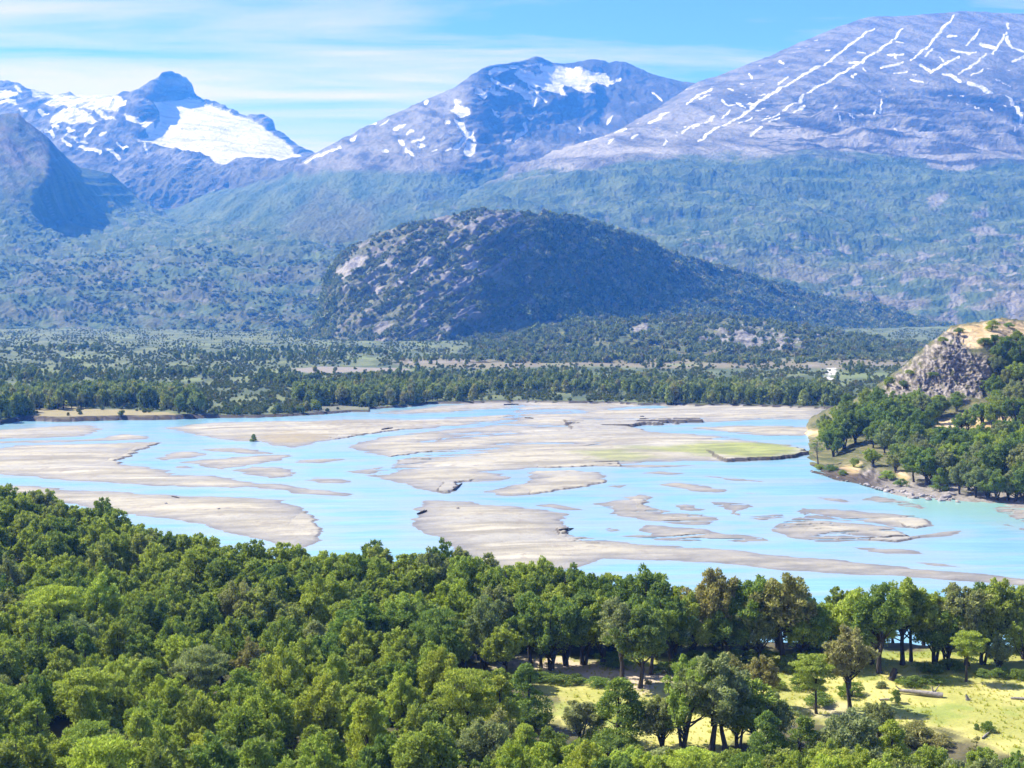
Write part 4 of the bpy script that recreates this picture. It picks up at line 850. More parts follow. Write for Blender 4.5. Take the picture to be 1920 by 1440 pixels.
for pp in ([(1772, 622), (1800, 612), (1830, 610), (1870, 600), (1925, 606), (1925, 628), (1880, 630), (1850, 640), (1840, 650), (1810, 655), (1800, 635)], [(1740, 795), (1800, 780), (1860, 765), (1900, 745), (1895, 800), (1850, 802), (1800, 800), (1740, 822)],
           [(1660, 850), (1740, 825), (1745, 835), (1680, 856)], [(1545, 886), (1590, 872), (1615, 866), (1612, 890), (1600, 897)], [(1680, 880), (1705, 890), (1700, 912), (1682, 908)], [(1500, 818), (1500, 804), (1540, 806), (1540, 816)], [(1735, 905), (1760, 888), (1790, 884), (1790, 895)], [(1820, 700), (1850, 690), (1845, 720)]):
    tmask = np.maximum(tmask, sst(sd_poly(KN.ix + 6 * fbm(KN.sx / 4, KN.arc / 4, 3, 319), KN.iy + 4 * fbm(KN.sx / 4, KN.arc / 4, 3, 320), pp, 20), -3, 3))
kc = mixc(duff, tan, tmask)
kc = mixc(kc, rockc, np.maximum(crag * sst(fbm(KN.ix / 10, KN.iy / 9, 3, 321), -0.55, -0.2), bould))
kc = mixc(kc, mixc((0.06, 0.05, 0.042), (0.25, 0.23, 0.205), sst(KN.ix, 1620, 1690)), shore * 0.9)
M_knoll = terrain_mat('knoll_ground', 0.9, 0.5, 0.9, False, 0.45)
KN.build('knoll_slope', M_knoll, kc)

_kx, _ky, _kP = KN.ix.ravel(), KN.iy.ravel(), KN.P.reshape(-1, 3)
_kt = KN.t.ravel() < KN.nsk + 0.05
def knoll_at(px, py, tol=4.0):
    m = (np.abs(_kx - px) < tol) & (np.abs(_ky - py) < tol) & _kt
    if not m.any(): return None
    i = np.where(m)[0]; i = i[np.argmin(_kP[i, 1])]
    return _kP[i]

# ------------------------------------------------------------------ foliage and bark
def leaf_mat(name, use_object_color=True, stops=None, trans=0.35):
    m, t, out = material(name)
    geo = t.node('ShaderNodeNewGeometry'); oi = t.node('ShaderNodeObjectInfo')
    base = oi.outputs['Color'] if use_object_color else t.ramp(oi.outputs['Random'], stops)
    var = t.range(geo.outputs['Random Per Island'], 0, 1, 0.62, 1.38)
    hue = t.mix(t.range(geo.outputs['Random Per Island'], 0.55, 1.0, 0.0, 0.35), base, (0.36, 0.36, 0.06, 1))
    c = t.mix(1.0, hue, _grey(t, var), 'MULTIPLY')
    d = t.node('ShaderNodeBsdfDiffuse'); t.link(c, d.inputs[0])
    tr = t.node('ShaderNodeBsdfTranslucent'); t.link(t.mix(1.0, c, (1.15, 1.25, 0.7, 1), 'MULTIPLY'), tr.inputs[0])
    mx = t.node('ShaderNodeMixShader'); mx.inputs[0].default_value = trans
    t.link(d.outputs[0], mx.inputs[1]); t.link(tr.outputs[0], mx.inputs[2]); t.link(mx.outputs[0], out.inputs[0])
    return m
M_leaf = leaf_mat('beech_leaves')
M_leaf_near_mass = leaf_mat('mass_leaves', False, [(0.0, (0.165, 0.24, 0.065)), (0.4, (0.27, 0.335, 0.075)), (0.8, (0.34, 0.40, 0.078)), (1.0, (0.27, 0.29, 0.13))])
M_leaf_far = leaf_mat('valley_leaves', False, [(0.0, (0.13, 0.19, 0.065)), (0.5, (0.23, 0.295, 0.10)), (0.8, (0.33, 0.385, 0.125)), (1.0, (0.37, 0.35, 0.16))], 0.2)
M_leaf_hill = leaf_mat('hill_leaves', False, [(0.0, (0.09, 0.14, 0.058)), (0.6, (0.19, 0.24, 0.10)), (1.0, (0.32, 0.30, 0.17))], 0.2)
M_leaf_slope = leaf_mat('slope_leaves', False, [(0.0, (0.12, 0.165, 0.075)), (0.7, (0.18, 0.225, 0.105)), (1.0, (0.23, 0.22, 0.13))], 0.25)
M_leaf_scrub = leaf_mat('scrub_leaves', False, [(0.0, (0.11, 0.15, 0.055)), (0.5, (0.17, 0.21, 0.08)), (0.8, (0.21, 0.245, 0.095)), (1.0, (0.23, 0.21, 0.12))], 0.2)
M_grass = leaf_mat('grass_blades', False, [(0.0, (0.36, 0.38, 0.07)), (0.6, (0.50, 0.50, 0.11)), (1.0, (0.62, 0.54, 0.2))], 0.45)
M_bark, t, out = material('bark')
p = t.node('ShaderNodeTexCoord').outputs['Object']
nb = t.noise(5, 4, 0.6, t.scalevec(p, (1, 1, 0.2)))
principled(t, out, t.ramp(nb, [(0.3, (0.035, 0.03, 0.026)), (0.7, (0.11, 0.095, 0.08))]), 0.95, t.bump(nb, 0.6, 0.05), 0.1)
M_wood, t, out = material('bleached_wood')
p = t.node('ShaderNodeTexCoord').outputs['Object']
nb = t.noise(6, 4, 0.6, t.scalevec(p, (0.3, 1, 1)))
principled(t, out, t.ramp(nb, [(0.3, (0.14, 0.125, 0.11)), (0.7, (0.42, 0.39, 0.35))]), 0.9, t.bump(nb, 0.5, 0.04), 0.1)
M_wetwood, t, out = material('dark_driftwood')
p = t.node('ShaderNodeTexCoord').outputs['Object']
nb = t.noise(4, 4, 0.6, p)
principled(t, out, t.ramp(nb, [(0.3, (0.02, 0.017, 0.015)), (0.7, (0.09, 0.075, 0.06))]), 0.85, t.bump(nb, 0.5, 0.05), 0.2)
M_stone, t, out = material('boulder')
p = t.node('ShaderNodeTexCoord').outputs['Object']
nb = t.noise(1.2, 6, 0.65, p)
principled(t, out, t.ramp(nb, [(0.3, (0.14, 0.13, 0.12)), (0.7, (0.42, 0.39, 0.36))]), 0.9, t.bump(nb, 0.8, 0.15), 0.2)

def unit(v):
    return v / (np.linalg.norm(v, axis=-1, keepdims=True) + 1e-9)

def leaf_quads(rng, cen, rad, n, size, up=0.35, full=0.25):
    """n leaf sprays round each clump centre; cen (k,3), rad (k,3)"""
    k = len(cen)
    d = unit(rng.normal(size=(k, n, 3)))
    flip = (d[..., 2] < 0) & (rng.uniform(size=(k, n)) > full)
    d[..., 2] = np.where(flip, -d[..., 2], d[..., 2])
    r = rng.uniform(0.55, 1.08, (k, n, 1))
    pos = cen[:, None] + d * rad[:, None] * r
    nrm = unit(d * 1.0 + rng.normal(size=(k, n, 3)) * 0.38 + np.array([0, 0, up]))
    tan = unit(np.cross(nrm, rng.normal(size=(k, n, 3))))
    tan = unit(tan * 0.8 + 0.5 * d + np.array([0, 0, 0.6]))
    bit = unit(np.cross(nrm, tan))
    s = size * rng.uniform(0.6, 1.4, (k, n, 1))
    q = np.stack([pos - tan * s * 0.5, pos + bit * s * 0.27 + tan * s * 0.1, pos + tan * s * 0.85, pos - bit * s * 0.27 + tan * s * 0.1], 2)
    return q.reshape(-1, 3)

def tube(path, radii, sides=6):
    path = np.asarray(path, float); n = len(path)
    d = unit(np.gradient(path, axis=0))
    a = unit(np.cross(d, np.array([0.31, 0.93, 0.17]))); b = np.cross(d, a)
    ang = np.arange(sides) * 2 * np.pi / sides
    ring = a[:, None] * np.cos(ang)[None, :, None] + b[:, None] * np.sin(ang)[None, :, None]
    V = (path[:, None] + ring * np.asarray(radii)[:, None, None]).reshape(-1, 3)
    i = np.arange(n * sides).reshape(n, sides)
    Q = np.stack([i[:-1], np.roll(i[:-1], -1, 1), np.roll(i[1:], -1, 1), i[1:]], -1).reshape(-1, 4)
    return V, Q

def join(parts):
    Vs, Qs, o = [], [], 0
    for V, Q in parts:
        Vs.append(V); Qs.append(Q + o); o += len(V)
    return np.concatenate(Vs), np.concatenate(Qs)

def make_tree(kind, seed, nleaf=150, leaf=0.30):
    """crown and trunk of a tree about 10 m tall, foot at the origin"""
    rng = np.random.default_rng(seed)
    Ht = 10.0
    lean = rng.normal(size=2) * 0.25
    cen, rad = [], []
    limbs = []
    if kind in ('round', 'tall'):
        R, zb0, zt = (3.3, 1.0, 9.4) if kind == 'round' else (2.9, 2.6, 9.8)
        nb = 12 if kind == 'round' else 10
        cl, rd = [], []
        a0 = rng.uniform(0, 6.28)
        for q in range(nb):
            th = a0 + q * 2.4 + rng.normal() * 0.25; out = math.sqrt((q + 0.35) / nb) * rng.uniform(0.82, 1.12)
            tip = np.array([math.cos(th) * R * out, math.sin(th) * R * out, zb0 + (zt - zb0) * (math.sqrt(max(0.05, 1 - 0.80 * out ** 2)) * rng.uniform(0.84, 1.03))])
            foot = np.array([0.0, 0.0, zb0 + rng.uniform(0, 0.22) * (zt - zb0)])
            f = np.linspace(0, 1, 7)[:, None]
            pth = foot * (1 - f) + tip * f
            pth[:, :2] += tip[None, :2] * np.sin(f * 3.14159) * 0.22
            limbs.append(pth)
            for g in np.linspace(0.38, 1.0, 7):
                c = np.array([np.interp(g, f[:, 0], pth[:, i]) for i in range(3)]) + rng.normal(size=3) * np.array([0.35, 0.35, 0.22]) * (1.25 - 0.6 * g)
                r_ = (1.0 - 0.50 * (g - 0.38) / 0.62) * rng.uniform(0.72, 1.15)
                cl.append(c); rd.append((r_, r_ * rng.uniform(0.75, 1.1), r_ * ((0.72 if kind == 'round' else 0.55) + 0.7 * max(0.0, g - 0.75) / 0.25) + 0.12))
            for g in (0.9, 0.98):
                c = tip + rng.normal(size=3) * np.array([0.55, 0.55, 0.2]) - np.array([0, 0, 0.55])
                cl.append(c); rd.append((0.55, 0.55, 0.5))
        cen = np.array(cl); rad = np.array(rd)
    elif kind == 'roundold':
        R = 3.1; k = 74
        t = rng.uniform(0.0, 1.0, k) ** 0.85; z = 1.8 + t * 7.5
        env = R * np.sqrt(np.clip(1 - ((t - 0.42) / 0.66) ** 2, 0.03, 1))
        f = np.sqrt(rng.uniform(0.15, 1.0, k))
        th = rng.uniform(0, 2 * np.pi, k)
        lob = 1 + 0.22 * np.sin(2 * th + rng.uniform(0, 6)) + 0.15 * np.sin(3 * th + rng.uniform(0, 6))
        rc = rng.uniform(0.5, 0.95, k)
        cen = np.stack([np.cos(th) * env * f * lob, np.sin(th) * env * f * lob, z + rng.normal(size=k) * 0.25], 1); rad = np.stack([rc, rc, rc * 0.85], 1)
    elif kind == 'tallold':
        R = 2.6; k = 70
        t = rng.uniform(0.0, 1.0, k); z = 3.0 + t * 6.7
        env = R * np.interp(t, [0, 0.25, 0.6, 0.85, 1], [0.55, 0.95, 1.0, 0.72, 0.25])
        f = np.sqrt(rng.uniform(0.1, 1.0, k)); th = rng.uniform(0, 2 * np.pi, k)
        lob = 1 + 0.3 * np.sin(2 * th + 7 * t + rng.uniform(0, 6))
        rc = rng.uniform(0.45, 0.9, k)
        cen = np.stack([np.cos(th) * env * f * lob, np.sin(th) * env * f * lob, z], 1); rad = np.stack([rc, rc, rc * 0.6], 1)
    elif kind == 'umbrella':
        R = 3.2
        cl = []
        for zl, rl, m in ((9.1, 0.62, 10), (8.0, 1.0, 17), (6.7, 0.92, 14), (5.5, 0.62, 7), (4.6, 0.5, 3)):
            th0 = rng.uniform(0, 6)
            for q in range(m):
                th = th0 + q * 2.4; f = math.sqrt((q + 0.6) / m)
                cl.append((math.cos(th) * R * rl * f, math.sin(th) * R * rl * f, zl + rng.normal() * 0.22 - 0.35 * f))
        cen = np.array(cl); rc = rng.uniform(0.7, 1.1, len(cen)); rad = np.stack([rc, rc, rc * 0.38], 1)
    elif kind == 'cone':
        R = 3.5; k = 72
        t = rng.uniform(0.0, 1.0, k) ** 1.25; z = 0.6 + t * 9.0
        env = R * (1 - t) ** 0.62 * np.interp(t, [0, 0.12, 1], [0.8, 1, 1])
        f = np.sqrt(rng.uniform(0.35, 1.0, k)); th = rng.uniform(0, 2 * np.pi, k)
        rc = rng.uniform(0.8, 1.25, k) * (1.15 - 0.5 * t)
        cen = np.stack([np.cos(th) * env * f, np.sin(th) * env * f, z], 1); rad = np.stack([rc, rc, rc * 0.8], 1)
    elif kind == 'shrub':
        R = 5.4; k = 34
        t = rng.uniform(0, 1, k); z = 1.2 + t * 6.5
        env = R * np.sqrt(np.clip(1 - t ** 2, 0.05, 1)); f = np.sqrt(rng.uniform(0.1, 1, k)); th = rng.uniform(0, 2 * np.pi, k)
        lob = 1 + 0.3 * np.sin(2 * th + rng.uniform(0, 6))
        rc = rng.uniform(1.3, 2.1, k)
        cen = np.stack([np.cos(th) * env * f * lob * 1.25, np.sin(th) * env * f * lob * 0.9, z], 1); rad = np.stack([rc, rc, rc * 0.7], 1)
    elif kind == 'sparse':
        k = 20; t = rng.uniform(0.2, 1, k); z = 2.5 + t * 7
        th = rng.uniform(0, 6.28, k); f = 1.9 * (1.1 - t) + 0.3
        rc = rng.uniform(0.4, 0.7, k)
        cen = np.stack([np.cos(th) * f, np.sin(th) * f, z], 1); rad = np.stack([rc, rc, rc * 0.4], 1)
    cen[:, :2] += lean[None] * (cen[:, 2:3] / 10) * 2
    V = leaf_quads(rng, cen, rad, nleaf, leaf * (1.8 if kind == 'shrub' else 1.0), 0.55, 0.35)
    Q = np.arange(len(V)).reshape(-1, 4)
    # trunk with limbs running out to some of the clumps
    parts = []
    n = 7; zs = np.linspace(-0.8, 8.4, n)
    wob = np.cumsum(rng.normal(size=(n, 2)) * 0.14, 0); wob -= wob[0]
    path = np.stack([lean[0] * zs / 5 + wob[:, 0], lean[1] * zs / 5 + wob[:, 1], zs], 1)
    r0 = {'tall': 0.27, 'umbrella': 0.25, 'round': 0.28, 'cone': 0.3, 'shrub': 0.3, 'sparse': 0.2}[kind]
    rr = r0 * np.interp(zs, [-0.8, 0.3, 8.4], [1.5, 1.0, 0.18])
    parts.append(tube(path, rr, 7))
    for pth in limbs:
        parts.append(tube(pth, r0 * 0.42 * np.linspace(1, 0.12, len(pth)), 5))
    if kind in ('round', 'shrub'):
        for q in range(1 if kind == 'round' else 4):
            th = rng.uniform(0, 6.28)
            e = np.array([math.cos(th) * 1.5, math.sin(th) * 1.5, 6.0])
            f = np.linspace(0, 1, 5)[:, None]
            pth = np.array([[math.cos(th) * 0.2, math.sin(th) * 0.2, -0.5]]) * (1 - f) + e * f + np.stack([0 * f[:, 0], 0 * f[:, 0], np.sin(f[:, 0] * 3.1) * 0.5], 1)
            parts.append(tube(pth, r0 * 0.8 * np.linspace(1, 0.3, 5), 6))
    for i in rng.choice(len(cen), min(16, len(cen)), replace=False):
        c = cen[i]
        zb = max(1.2, c[2] * rng.uniform(0.55, 0.8)); b = np.array([np.interp(zb, zs, path[:, 0]), np.interp(zb, zs, path[:, 1]), zb])
        f = np.linspace(0, 1, 4)[:, None]
        pth = b * (1 - f) + c * f; pth[:, 2] += np.sin(f[:, 0] * 3.1) * -0.25
        parts.append(tube(pth, np.interp(zb, zs, rr) * 0.45 * np.array([1, 0.75, 0.5, 0.25]), 5))
    TV, TQ = join(parts)
    return V, Q, TV, TQ

LEAVES = {'round': 125, 'tall': 130, 'umbrella': 170, 'cone': 170, 'shrub': 170, 'sparse': 70}
TREES = {}
for kind, cnt in (('round', 5), ('tall', 5), ('umbrella', 3), ('cone', 3), ('shrub', 3), ('sparse', 2)):
    for q in range(cnt):
        V, Q, TV, TQ = make_tree(kind, 100 + 17 * q + len(kind) * 131, LEAVES[kind], 0.26)
        TREES[kind, q] = (mesh_from('crown', V, Q, [M_leaf], False), mesh_from('trunk', TV, TQ, [M_bark]), (V, Q, TV, TQ))
NV = {'round': 5, 'tall': 5, 'umbrella': 3, 'cone': 3, 'shrub': 3, 'sparse': 2}

TINT = {'dark green': (0.175, 0.26, 0.066), 'olive green': (0.30, 0.375, 0.078), 'yellow green': (0.39, 0.455, 0.083), 'grey green': (0.26, 0.30, 0.13), 'rusty brown': (0.32, 0.31, 0.135)}

PROTO = {}
def plant(name, kind, q, xyz, h, w=1.0, rot=0.0, tint='olive green', jit=0.12, lean=0.0):
    """an Empty at the foot, crown and trunk its parts"""
    key = (name, kind, q)
    if key not in PROTO:
        root = bpy.data.objects.new(name, None); root.empty_display_size = 0.5
        COL.objects.link(root)
        a = link('crown', TREES[kind, q][0], root); b = link('trunk', TREES[kind, q][1], root)
        PROTO[key] = (root, a, b); o, ca = root, a
    else:
        root, a, b = PROTO[key]
        o = root.copy(); COL.objects.link(o)
        for kk in list(o.keys()):
            del o[kk]
        for ch in (a, b):
            c = ch.copy(); c.parent = o; COL.objects.link(c)
            if ch is a: ca = c
    o.location = xyz; s = h / 10.0
    o.scale = (s * w, s * w, s); o.rotation_euler = (0, lean, rot)
    g = RNG.uniform(1 - jit, 1 + jit)
    c0 = TINT[tint]
    ca.color = (c0[0] * g * RNG.uniform(0.93, 1.07), c0[1] * g, c0[2] * g * RNG.uniform(0.9, 1.1), 1)
    return o

# ------------------------------------------------------------------ masses of far trees: one object each, instanced on points
LIB = {}
def lib(name, mats, kinds, nleaf, leaf, trunk=True):
    col = bpy.data.collections.new(name)
    for i, (kind, seed) in enumerate(kinds):
        V, Q, TV, TQ = make_tree(kind, seed, nleaf, leaf)
        if trunk:
            VV, QQ = join([(V, Q), (TV, TQ)]); mi = np.concatenate([np.zeros(len(Q)), np.ones(len(TQ))])
        else:
            VV, QQ, mi = V, Q, np.zeros(len(Q))
        me = mesh_from('mass_tree', VV / 10.0, QQ, mats, False, mi)
        o = bpy.data.objects.new('mass_tree_%d' % i, me); col.objects.link(o)
    LIB[name] = (col, len(kinds))
    return name

def mass(name, libname, pts, h, rng, wid=(0.8, 1.25), label=None):
    col, nk = LIB[libname]
    n = len(pts)
    me = bpy.data.meshes.new(name); me.vertices.add(n); me.vertices.foreach_set('co', np.ascontiguousarray(pts, np.float32).ravel())
    h = np.broadcast_to(h, (n,)); wv = h * rng.uniform(*wid, n)
    a = me.attributes.new('scl', 'FLOAT_VECTOR', 'POINT'); a.data.foreach_set('vector', np.stack([wv, wv, h], 1).astype(np.float32).ravel())
    a = me.attributes.new('rot', 'FLOAT_VECTOR', 'POINT'); a.data.foreach_set('vector', np.stack([rng.normal(0, 0.05, n), rng.normal(0, 0.05, n), rng.uniform(0, 6.28, n)], 1).astype(np.float32).ravel())
    a = me.attributes.new('pick', 'INT', 'POINT'); a.data.foreach_set('value', rng.integers(0, nk, n).astype(np.int32))
    o = link(name, me)
    ng = bpy.data.node_groups.new(name, 'GeometryNodeTree')
    ng.interface.new_socket('Geometry', in_out='INPUT', socket_type='NodeSocketGeometry'); ng.interface.new_socket('Geometry', in_out='OUTPUT', socket_type='NodeSocketGeometry')
    gi = ng.nodes.new('NodeGroupInput'); go = ng.nodes.new('NodeGroupOutput')
    ci = ng.nodes.new('GeometryNodeCollectionInfo'); ci.inputs['Collection'].default_value = col
    ci.inputs['Separate Children'].default_value = True; ci.inputs['Reset Children'].default_value = True
    m2p = ng.nodes.new('GeometryNodeMeshToPoints')
    ip = ng.nodes.new('GeometryNodeInstanceOnPoints'); ip.inputs['Pick Instance'].default_value = True
    def na(nm, ty):
        q = ng.nodes.new('GeometryNodeInputNamedAttribute'); q.data_type = ty; q.inputs['Name'].default_value = nm
        return next(s for s in q.outputs if s.enabled and s.name == 'Attribute')
    L = ng.links
    L.new(gi.outputs[0], m2p.inputs['Mesh']); L.new(m2p.outputs[0], ip.inputs['Points'])
    L.new(ci.outputs[0], ip.inputs['Instance']); L.new(na('pick', 'INT'), ip.inputs['Instance Index'])
    rv = na('rot', 'FLOAT_VECTOR')
    e2r = ng.nodes.new('FunctionNodeEulerToRotation'); L.new(rv, e2r.inputs[0]); L.new(e2r.outputs[0], ip.inputs['Rotation'])
    L.new(na('scl', 'FLOAT_VECTOR'), ip.inputs['Scale']); L.new(ip.outputs[0], go.inputs[0])
    md = o.modifiers.new('scatter', 'NODES'); md.node_group = ng
    return tag(o, label, None, None, 'stuff')

lib('far_wood', [M_leaf_far, M_bark], [('round', 1), ('tall', 2), ('cone', 3), ('round', 4), ('cone', 5)], 9, 1.5)
lib('far_scrub', [M_leaf_scrub, M_bark], [('shrub', 6), ('shrub', 7), ('shrub', 8)], 8, 2.0, False)
lib('hill_wood', [M_leaf_hill, M_bark], [('round', 9), ('cone', 10), ('round', 11), ('shrub', 12)], 3, 2.6, False)
lib('slope_wood', [M_leaf_slope, M_bark], [('round', 13), ('shrub', 14), ('shrub', 15)], 3, 2.6, False)
lib('near_wood', [M_leaf_near_mass, M_bark], [('round', 21), ('tall', 22), ('round', 23), ('cone', 24), ('round', 25), ('tall', 26)], 90, 0.36)
rg = np.random.default_rng(77)

def floor_points(n, dens, pylo, pyhi, pxlo=-330, pxhi=2250, gam=1.0):
    px = rg.uniform(pxlo, pxhi, n); py = pylo + (pyhi - pylo) * rg.uniform(0, 1, n) ** gam
    k = rg.uniform(0, 1, n) < dens(px, py)
    px, py = px[k], py[k]
    x, y = ground_at(px, py, 1.3)
    ok = y > far_bank(x / y) + 2
    x, y = x[ok], y[ok]
    return np.stack([x, y, ground_z(x, y)], 1)

WOODS = [[(555, 756), (565, 735), (640, 715), (700, 704), (790, 700), (870, 708), (960, 700), (1100, 702), (1250, 712), (1400, 720), (1560, 728), (1580, 768), (1400, 764), (1250, 760), (1230, 744), (1100, 738), (960, 732), (900, 742), (870, 757), (700, 760)],
         [(-400, 742), (60, 738), (120, 740), (230, 732), (340, 742), (372, 752), (372, 783), (320, 770), (200, 766), (60, 772), (45, 796), (-400, 806)],
         [(378, 770), (480, 772), (560, 770), (600, 765), (600, 776), (480, 782), (380, 784)],
         [(478, 720), (492, 698), (560, 702), (600, 712), (560, 724)], [(34, 718), (60, 706), (125, 710), (120, 722)], [(200, 720), (240, 712), (272, 718), (240, 724)], [(75, 730), (130, 726), (125, 736)], [(150, 735), (200, 728), (200, 740)]]
WROWS = [([(325, 672), (420, 674), (540, 672), (640, 671)], 5), ([(735, 676), (800, 678), (890, 678)], 4), ([(-60, 706), (60, 704)], 6), ([(120, 702), (230, 704), (330, 706), (440, 704)], 5), ([(10, 655), (120, 660), (200, 656)], 4), ([(430, 664), (600, 662), (760, 664)], 4), ([(1580, 692), (1620, 692)], 4), ([(900, 668), (1000, 670), (1100, 672)], 4), ([(1000, 676), (1250, 678), (1500, 682)], 2.5)]
def d_woods(px, py):
    s = np.zeros(px.shape)
    jx = px + 10 * noise2(px / 30, py / 12, 401); jy = py + 4 * noise2(px / 26, py / 9, 402)
    for p in WOODS: s = np.maximum(s, sst(sd_poly(jx, jy, p, 12), -2, 2))
    for l, wd in WROWS: s = np.maximum(s, 0.9 * sst(wd - d_line(jx, jy, l, 20), -1.5, 1.5))
    return s
w1 = floor_points(14000, d_woods, 640, 800)
_, wy = project(w1[:, 0], w1[:, 1], w1[:, 2]); wx, _ = project(w1[:, 0], w1[:, 1], w1[:, 2])
hs = rg.uniform(4.5, 9.5, len(w1)) * np.where((wx > 375) & (wx < 600) & (wy > 762), 0.45, 1.0) * np.interp(wy, [655, 690, 725, 758], [0.75, 0.55, 0.62, 1.0])
mass('valley_woodland', 'far_wood', w1, hs, rg, (0.75, 1.1), 'dark beech woodland on the valley floor beyond the river')

def d_scrub(px, py):
    k = sst(fbm(px / 60, py / 14, 4, 411), -0.35, 0.15) * 0.9 + 0.1
    k = k * (1 - 0.75 * np.exp(-((py - 683) / 9.0) ** 2) * sst(px, 640, 760))
    for pp in ([(540, 698), (560, 684), (770, 686), (765, 699)], [(1536, 728), (1548, 686), (1574, 686), (1560, 728)], [(40, 770), (110, 762), (330, 775), (330, 790), (60, 790)], [(335, 718), (390, 706), (400, 716), (350, 722)], [(600, 780), (600, 757), (690, 760), (690, 778)], [(755, 682), (755, 676), (965, 675), (965, 682)]):
        k = k * (1 - sst(sd_poly(px, py, pp, 10), -2, 1) * 0.95)
    return k
w2 = floor_points(62000, d_scrub, 617, 786, gam=1.15)
mass('valley_scrub', 'far_scrub', w2, rg.uniform(0.8, 2.0, len(w2)), rg, (0.7, 1.0), 'low green scrub covering the far valley floor')
# sprinkled single trees over the scrub
w2b = floor_points(480, lambda a, b: 0.5 * sst(fbm(a / 90, b / 22, 3, 421), -0.2, 0.3) * (1 - np.exp(-((b - 683) / 8.0) ** 2)), 630, 740)
mass('valley_tree_scatter', 'far_wood', w2b, rg.uniform(3.5, 7, len(w2b)), rg, (0.7, 1.1), 'scattered trees standing in the far scrub')

wG = (1 - np.clip(rockG, 0, 1)) * np.where(rkf > 0.5, 0.26 * sst(fbm(G.sx / 40, G.arc / 40, 3, 431), 0.0, 0.3) + 0.05, 1.0) * (G.t < G.nsk + 0.05)
pG = G.sample(9000, wG * (rkf < 0.45), rg)
pG2 = np.concatenate([G.sample(4200, (rkf >= 0.3) * (1 - np.clip(rockG, 0, 1)) * (G.t < G.nsk + 0.05) * (0.15 + 0.85 * sst(fbm(G.sx / 36, G.arc / 36, 4, 431), -0.15, 0.25)), rg)])
mass('hill_scrub', 'slope_wood', pG2, rg.uniform(2.0, 4.5, 4200), rg, (0.9, 1.4), 'grey green scrub among the slabs of the whaleback hill')
mass('hill_woodland', 'hill_wood', pG, rg.uniform(6, 10.5, 9000), rg, (0.8, 1.3), 'beech wood clothing the whaleback hill')
wH = (1 - rkH) * (HR.t < HR.nsk + 0.05) * (0.35 + 0.65 * sst(fbm(HR.sx / 50, HR.arc / 60, 3, 433), -0.3, 0.2))
pH = HR.sample(2300, wH, rg)
mass('rise_woodland', 'slope_wood', pH, rg.uniform(3, 6.5, len(pH)), rg, (0.8, 1.3), 'open scrub wood on the low rise below the hill')
wE = (1 - rk) * sst(E.iy, 330, 400) * (E.t < E.nsk + 0.05) * (0.06 + 0.94 * sst(fbm(E.sx / 130 + E.arc / 300, E.arc / 90, 5, 435), -0.15, 0.25))
pE = E.sample(5000, wE * sst(E.iy, 440, 520), rg)
mass('slope_woodland', 'slope_wood', pE, rg.uniform(2.2, 5, len(pE)) , rg, (1.1, 2.0), 'scrubby woodland on the lower left slopes')
# ------------------------------------------------------------------ the near forest, tree by tree
TOPS = [(-200, 880), (0, 903), (60, 903), (100, 916), (125, 935), (180, 932), (210, 950), (300, 988), (340, 975), (360, 985), (420, 1003), (480, 1018), (560, 1003), (620, 1015), (700, 1010), (760, 1020), (840, 1006), (900, 1020), (1000, 1030), (1030, 1018), (1080, 1035), (1120, 1052), (1180, 1058), (1240, 1052), (1275, 1090), (1300, 1095), (1330, 1066), (1360, 1085), (1385, 1075), (1410, 1090), (1480, 1068), (1500, 1082), (1540, 1108), (1600, 1095), (1700, 1100), (1800, 1092), (1860, 1086), (1880, 1100), (1920, 1106), (2100, 1110)]
_tx = [p[0] for p in TOPS]; _ty = [p[1] for p in TOPS]
def max_height(px, d, zf, slack=0.0):
    """how tall a tree at that distance may be to stay under the wood's upper edge"""
    _, e = slopes(px, np.interp(px, _tx, _ty) + slack)
    return float(H + e * d - zf)

TREES_OUT = []          # dicts: name kind q xyz h w rot tint px base top label
def add(name, kind, q, px, base, top=None, h=None, w=1.0, tint='olive green', label=None, cat='tree', z=1.7, fixed=True, xyz=None, lean=0.0, group=None):
    if xyz is None:
        x, y = ground_at(px, base, z); x, y = float(x), float(y)
        zz = float(ground_z(x, y)[0])
        x, y = ground_at(px, base, zz); x, y = float(x), float(y)
        xyz = (x, y, float(ground_z(x, y)[0]))
    if h is None:
        _, e = slopes(px, top); h = H + float(e) * xyz[1] - xyz[2]
    TREES_OUT.append(dict(name=name, kind=kind, q=q, xyz=xyz, h=h, w=w, rot=RNG.uniform(0, 6.28), tint=tint, px=px, base=base, label=label, cat=cat, fixed=fixed, lean=lean, group=group))

BT = 'beech_tree'
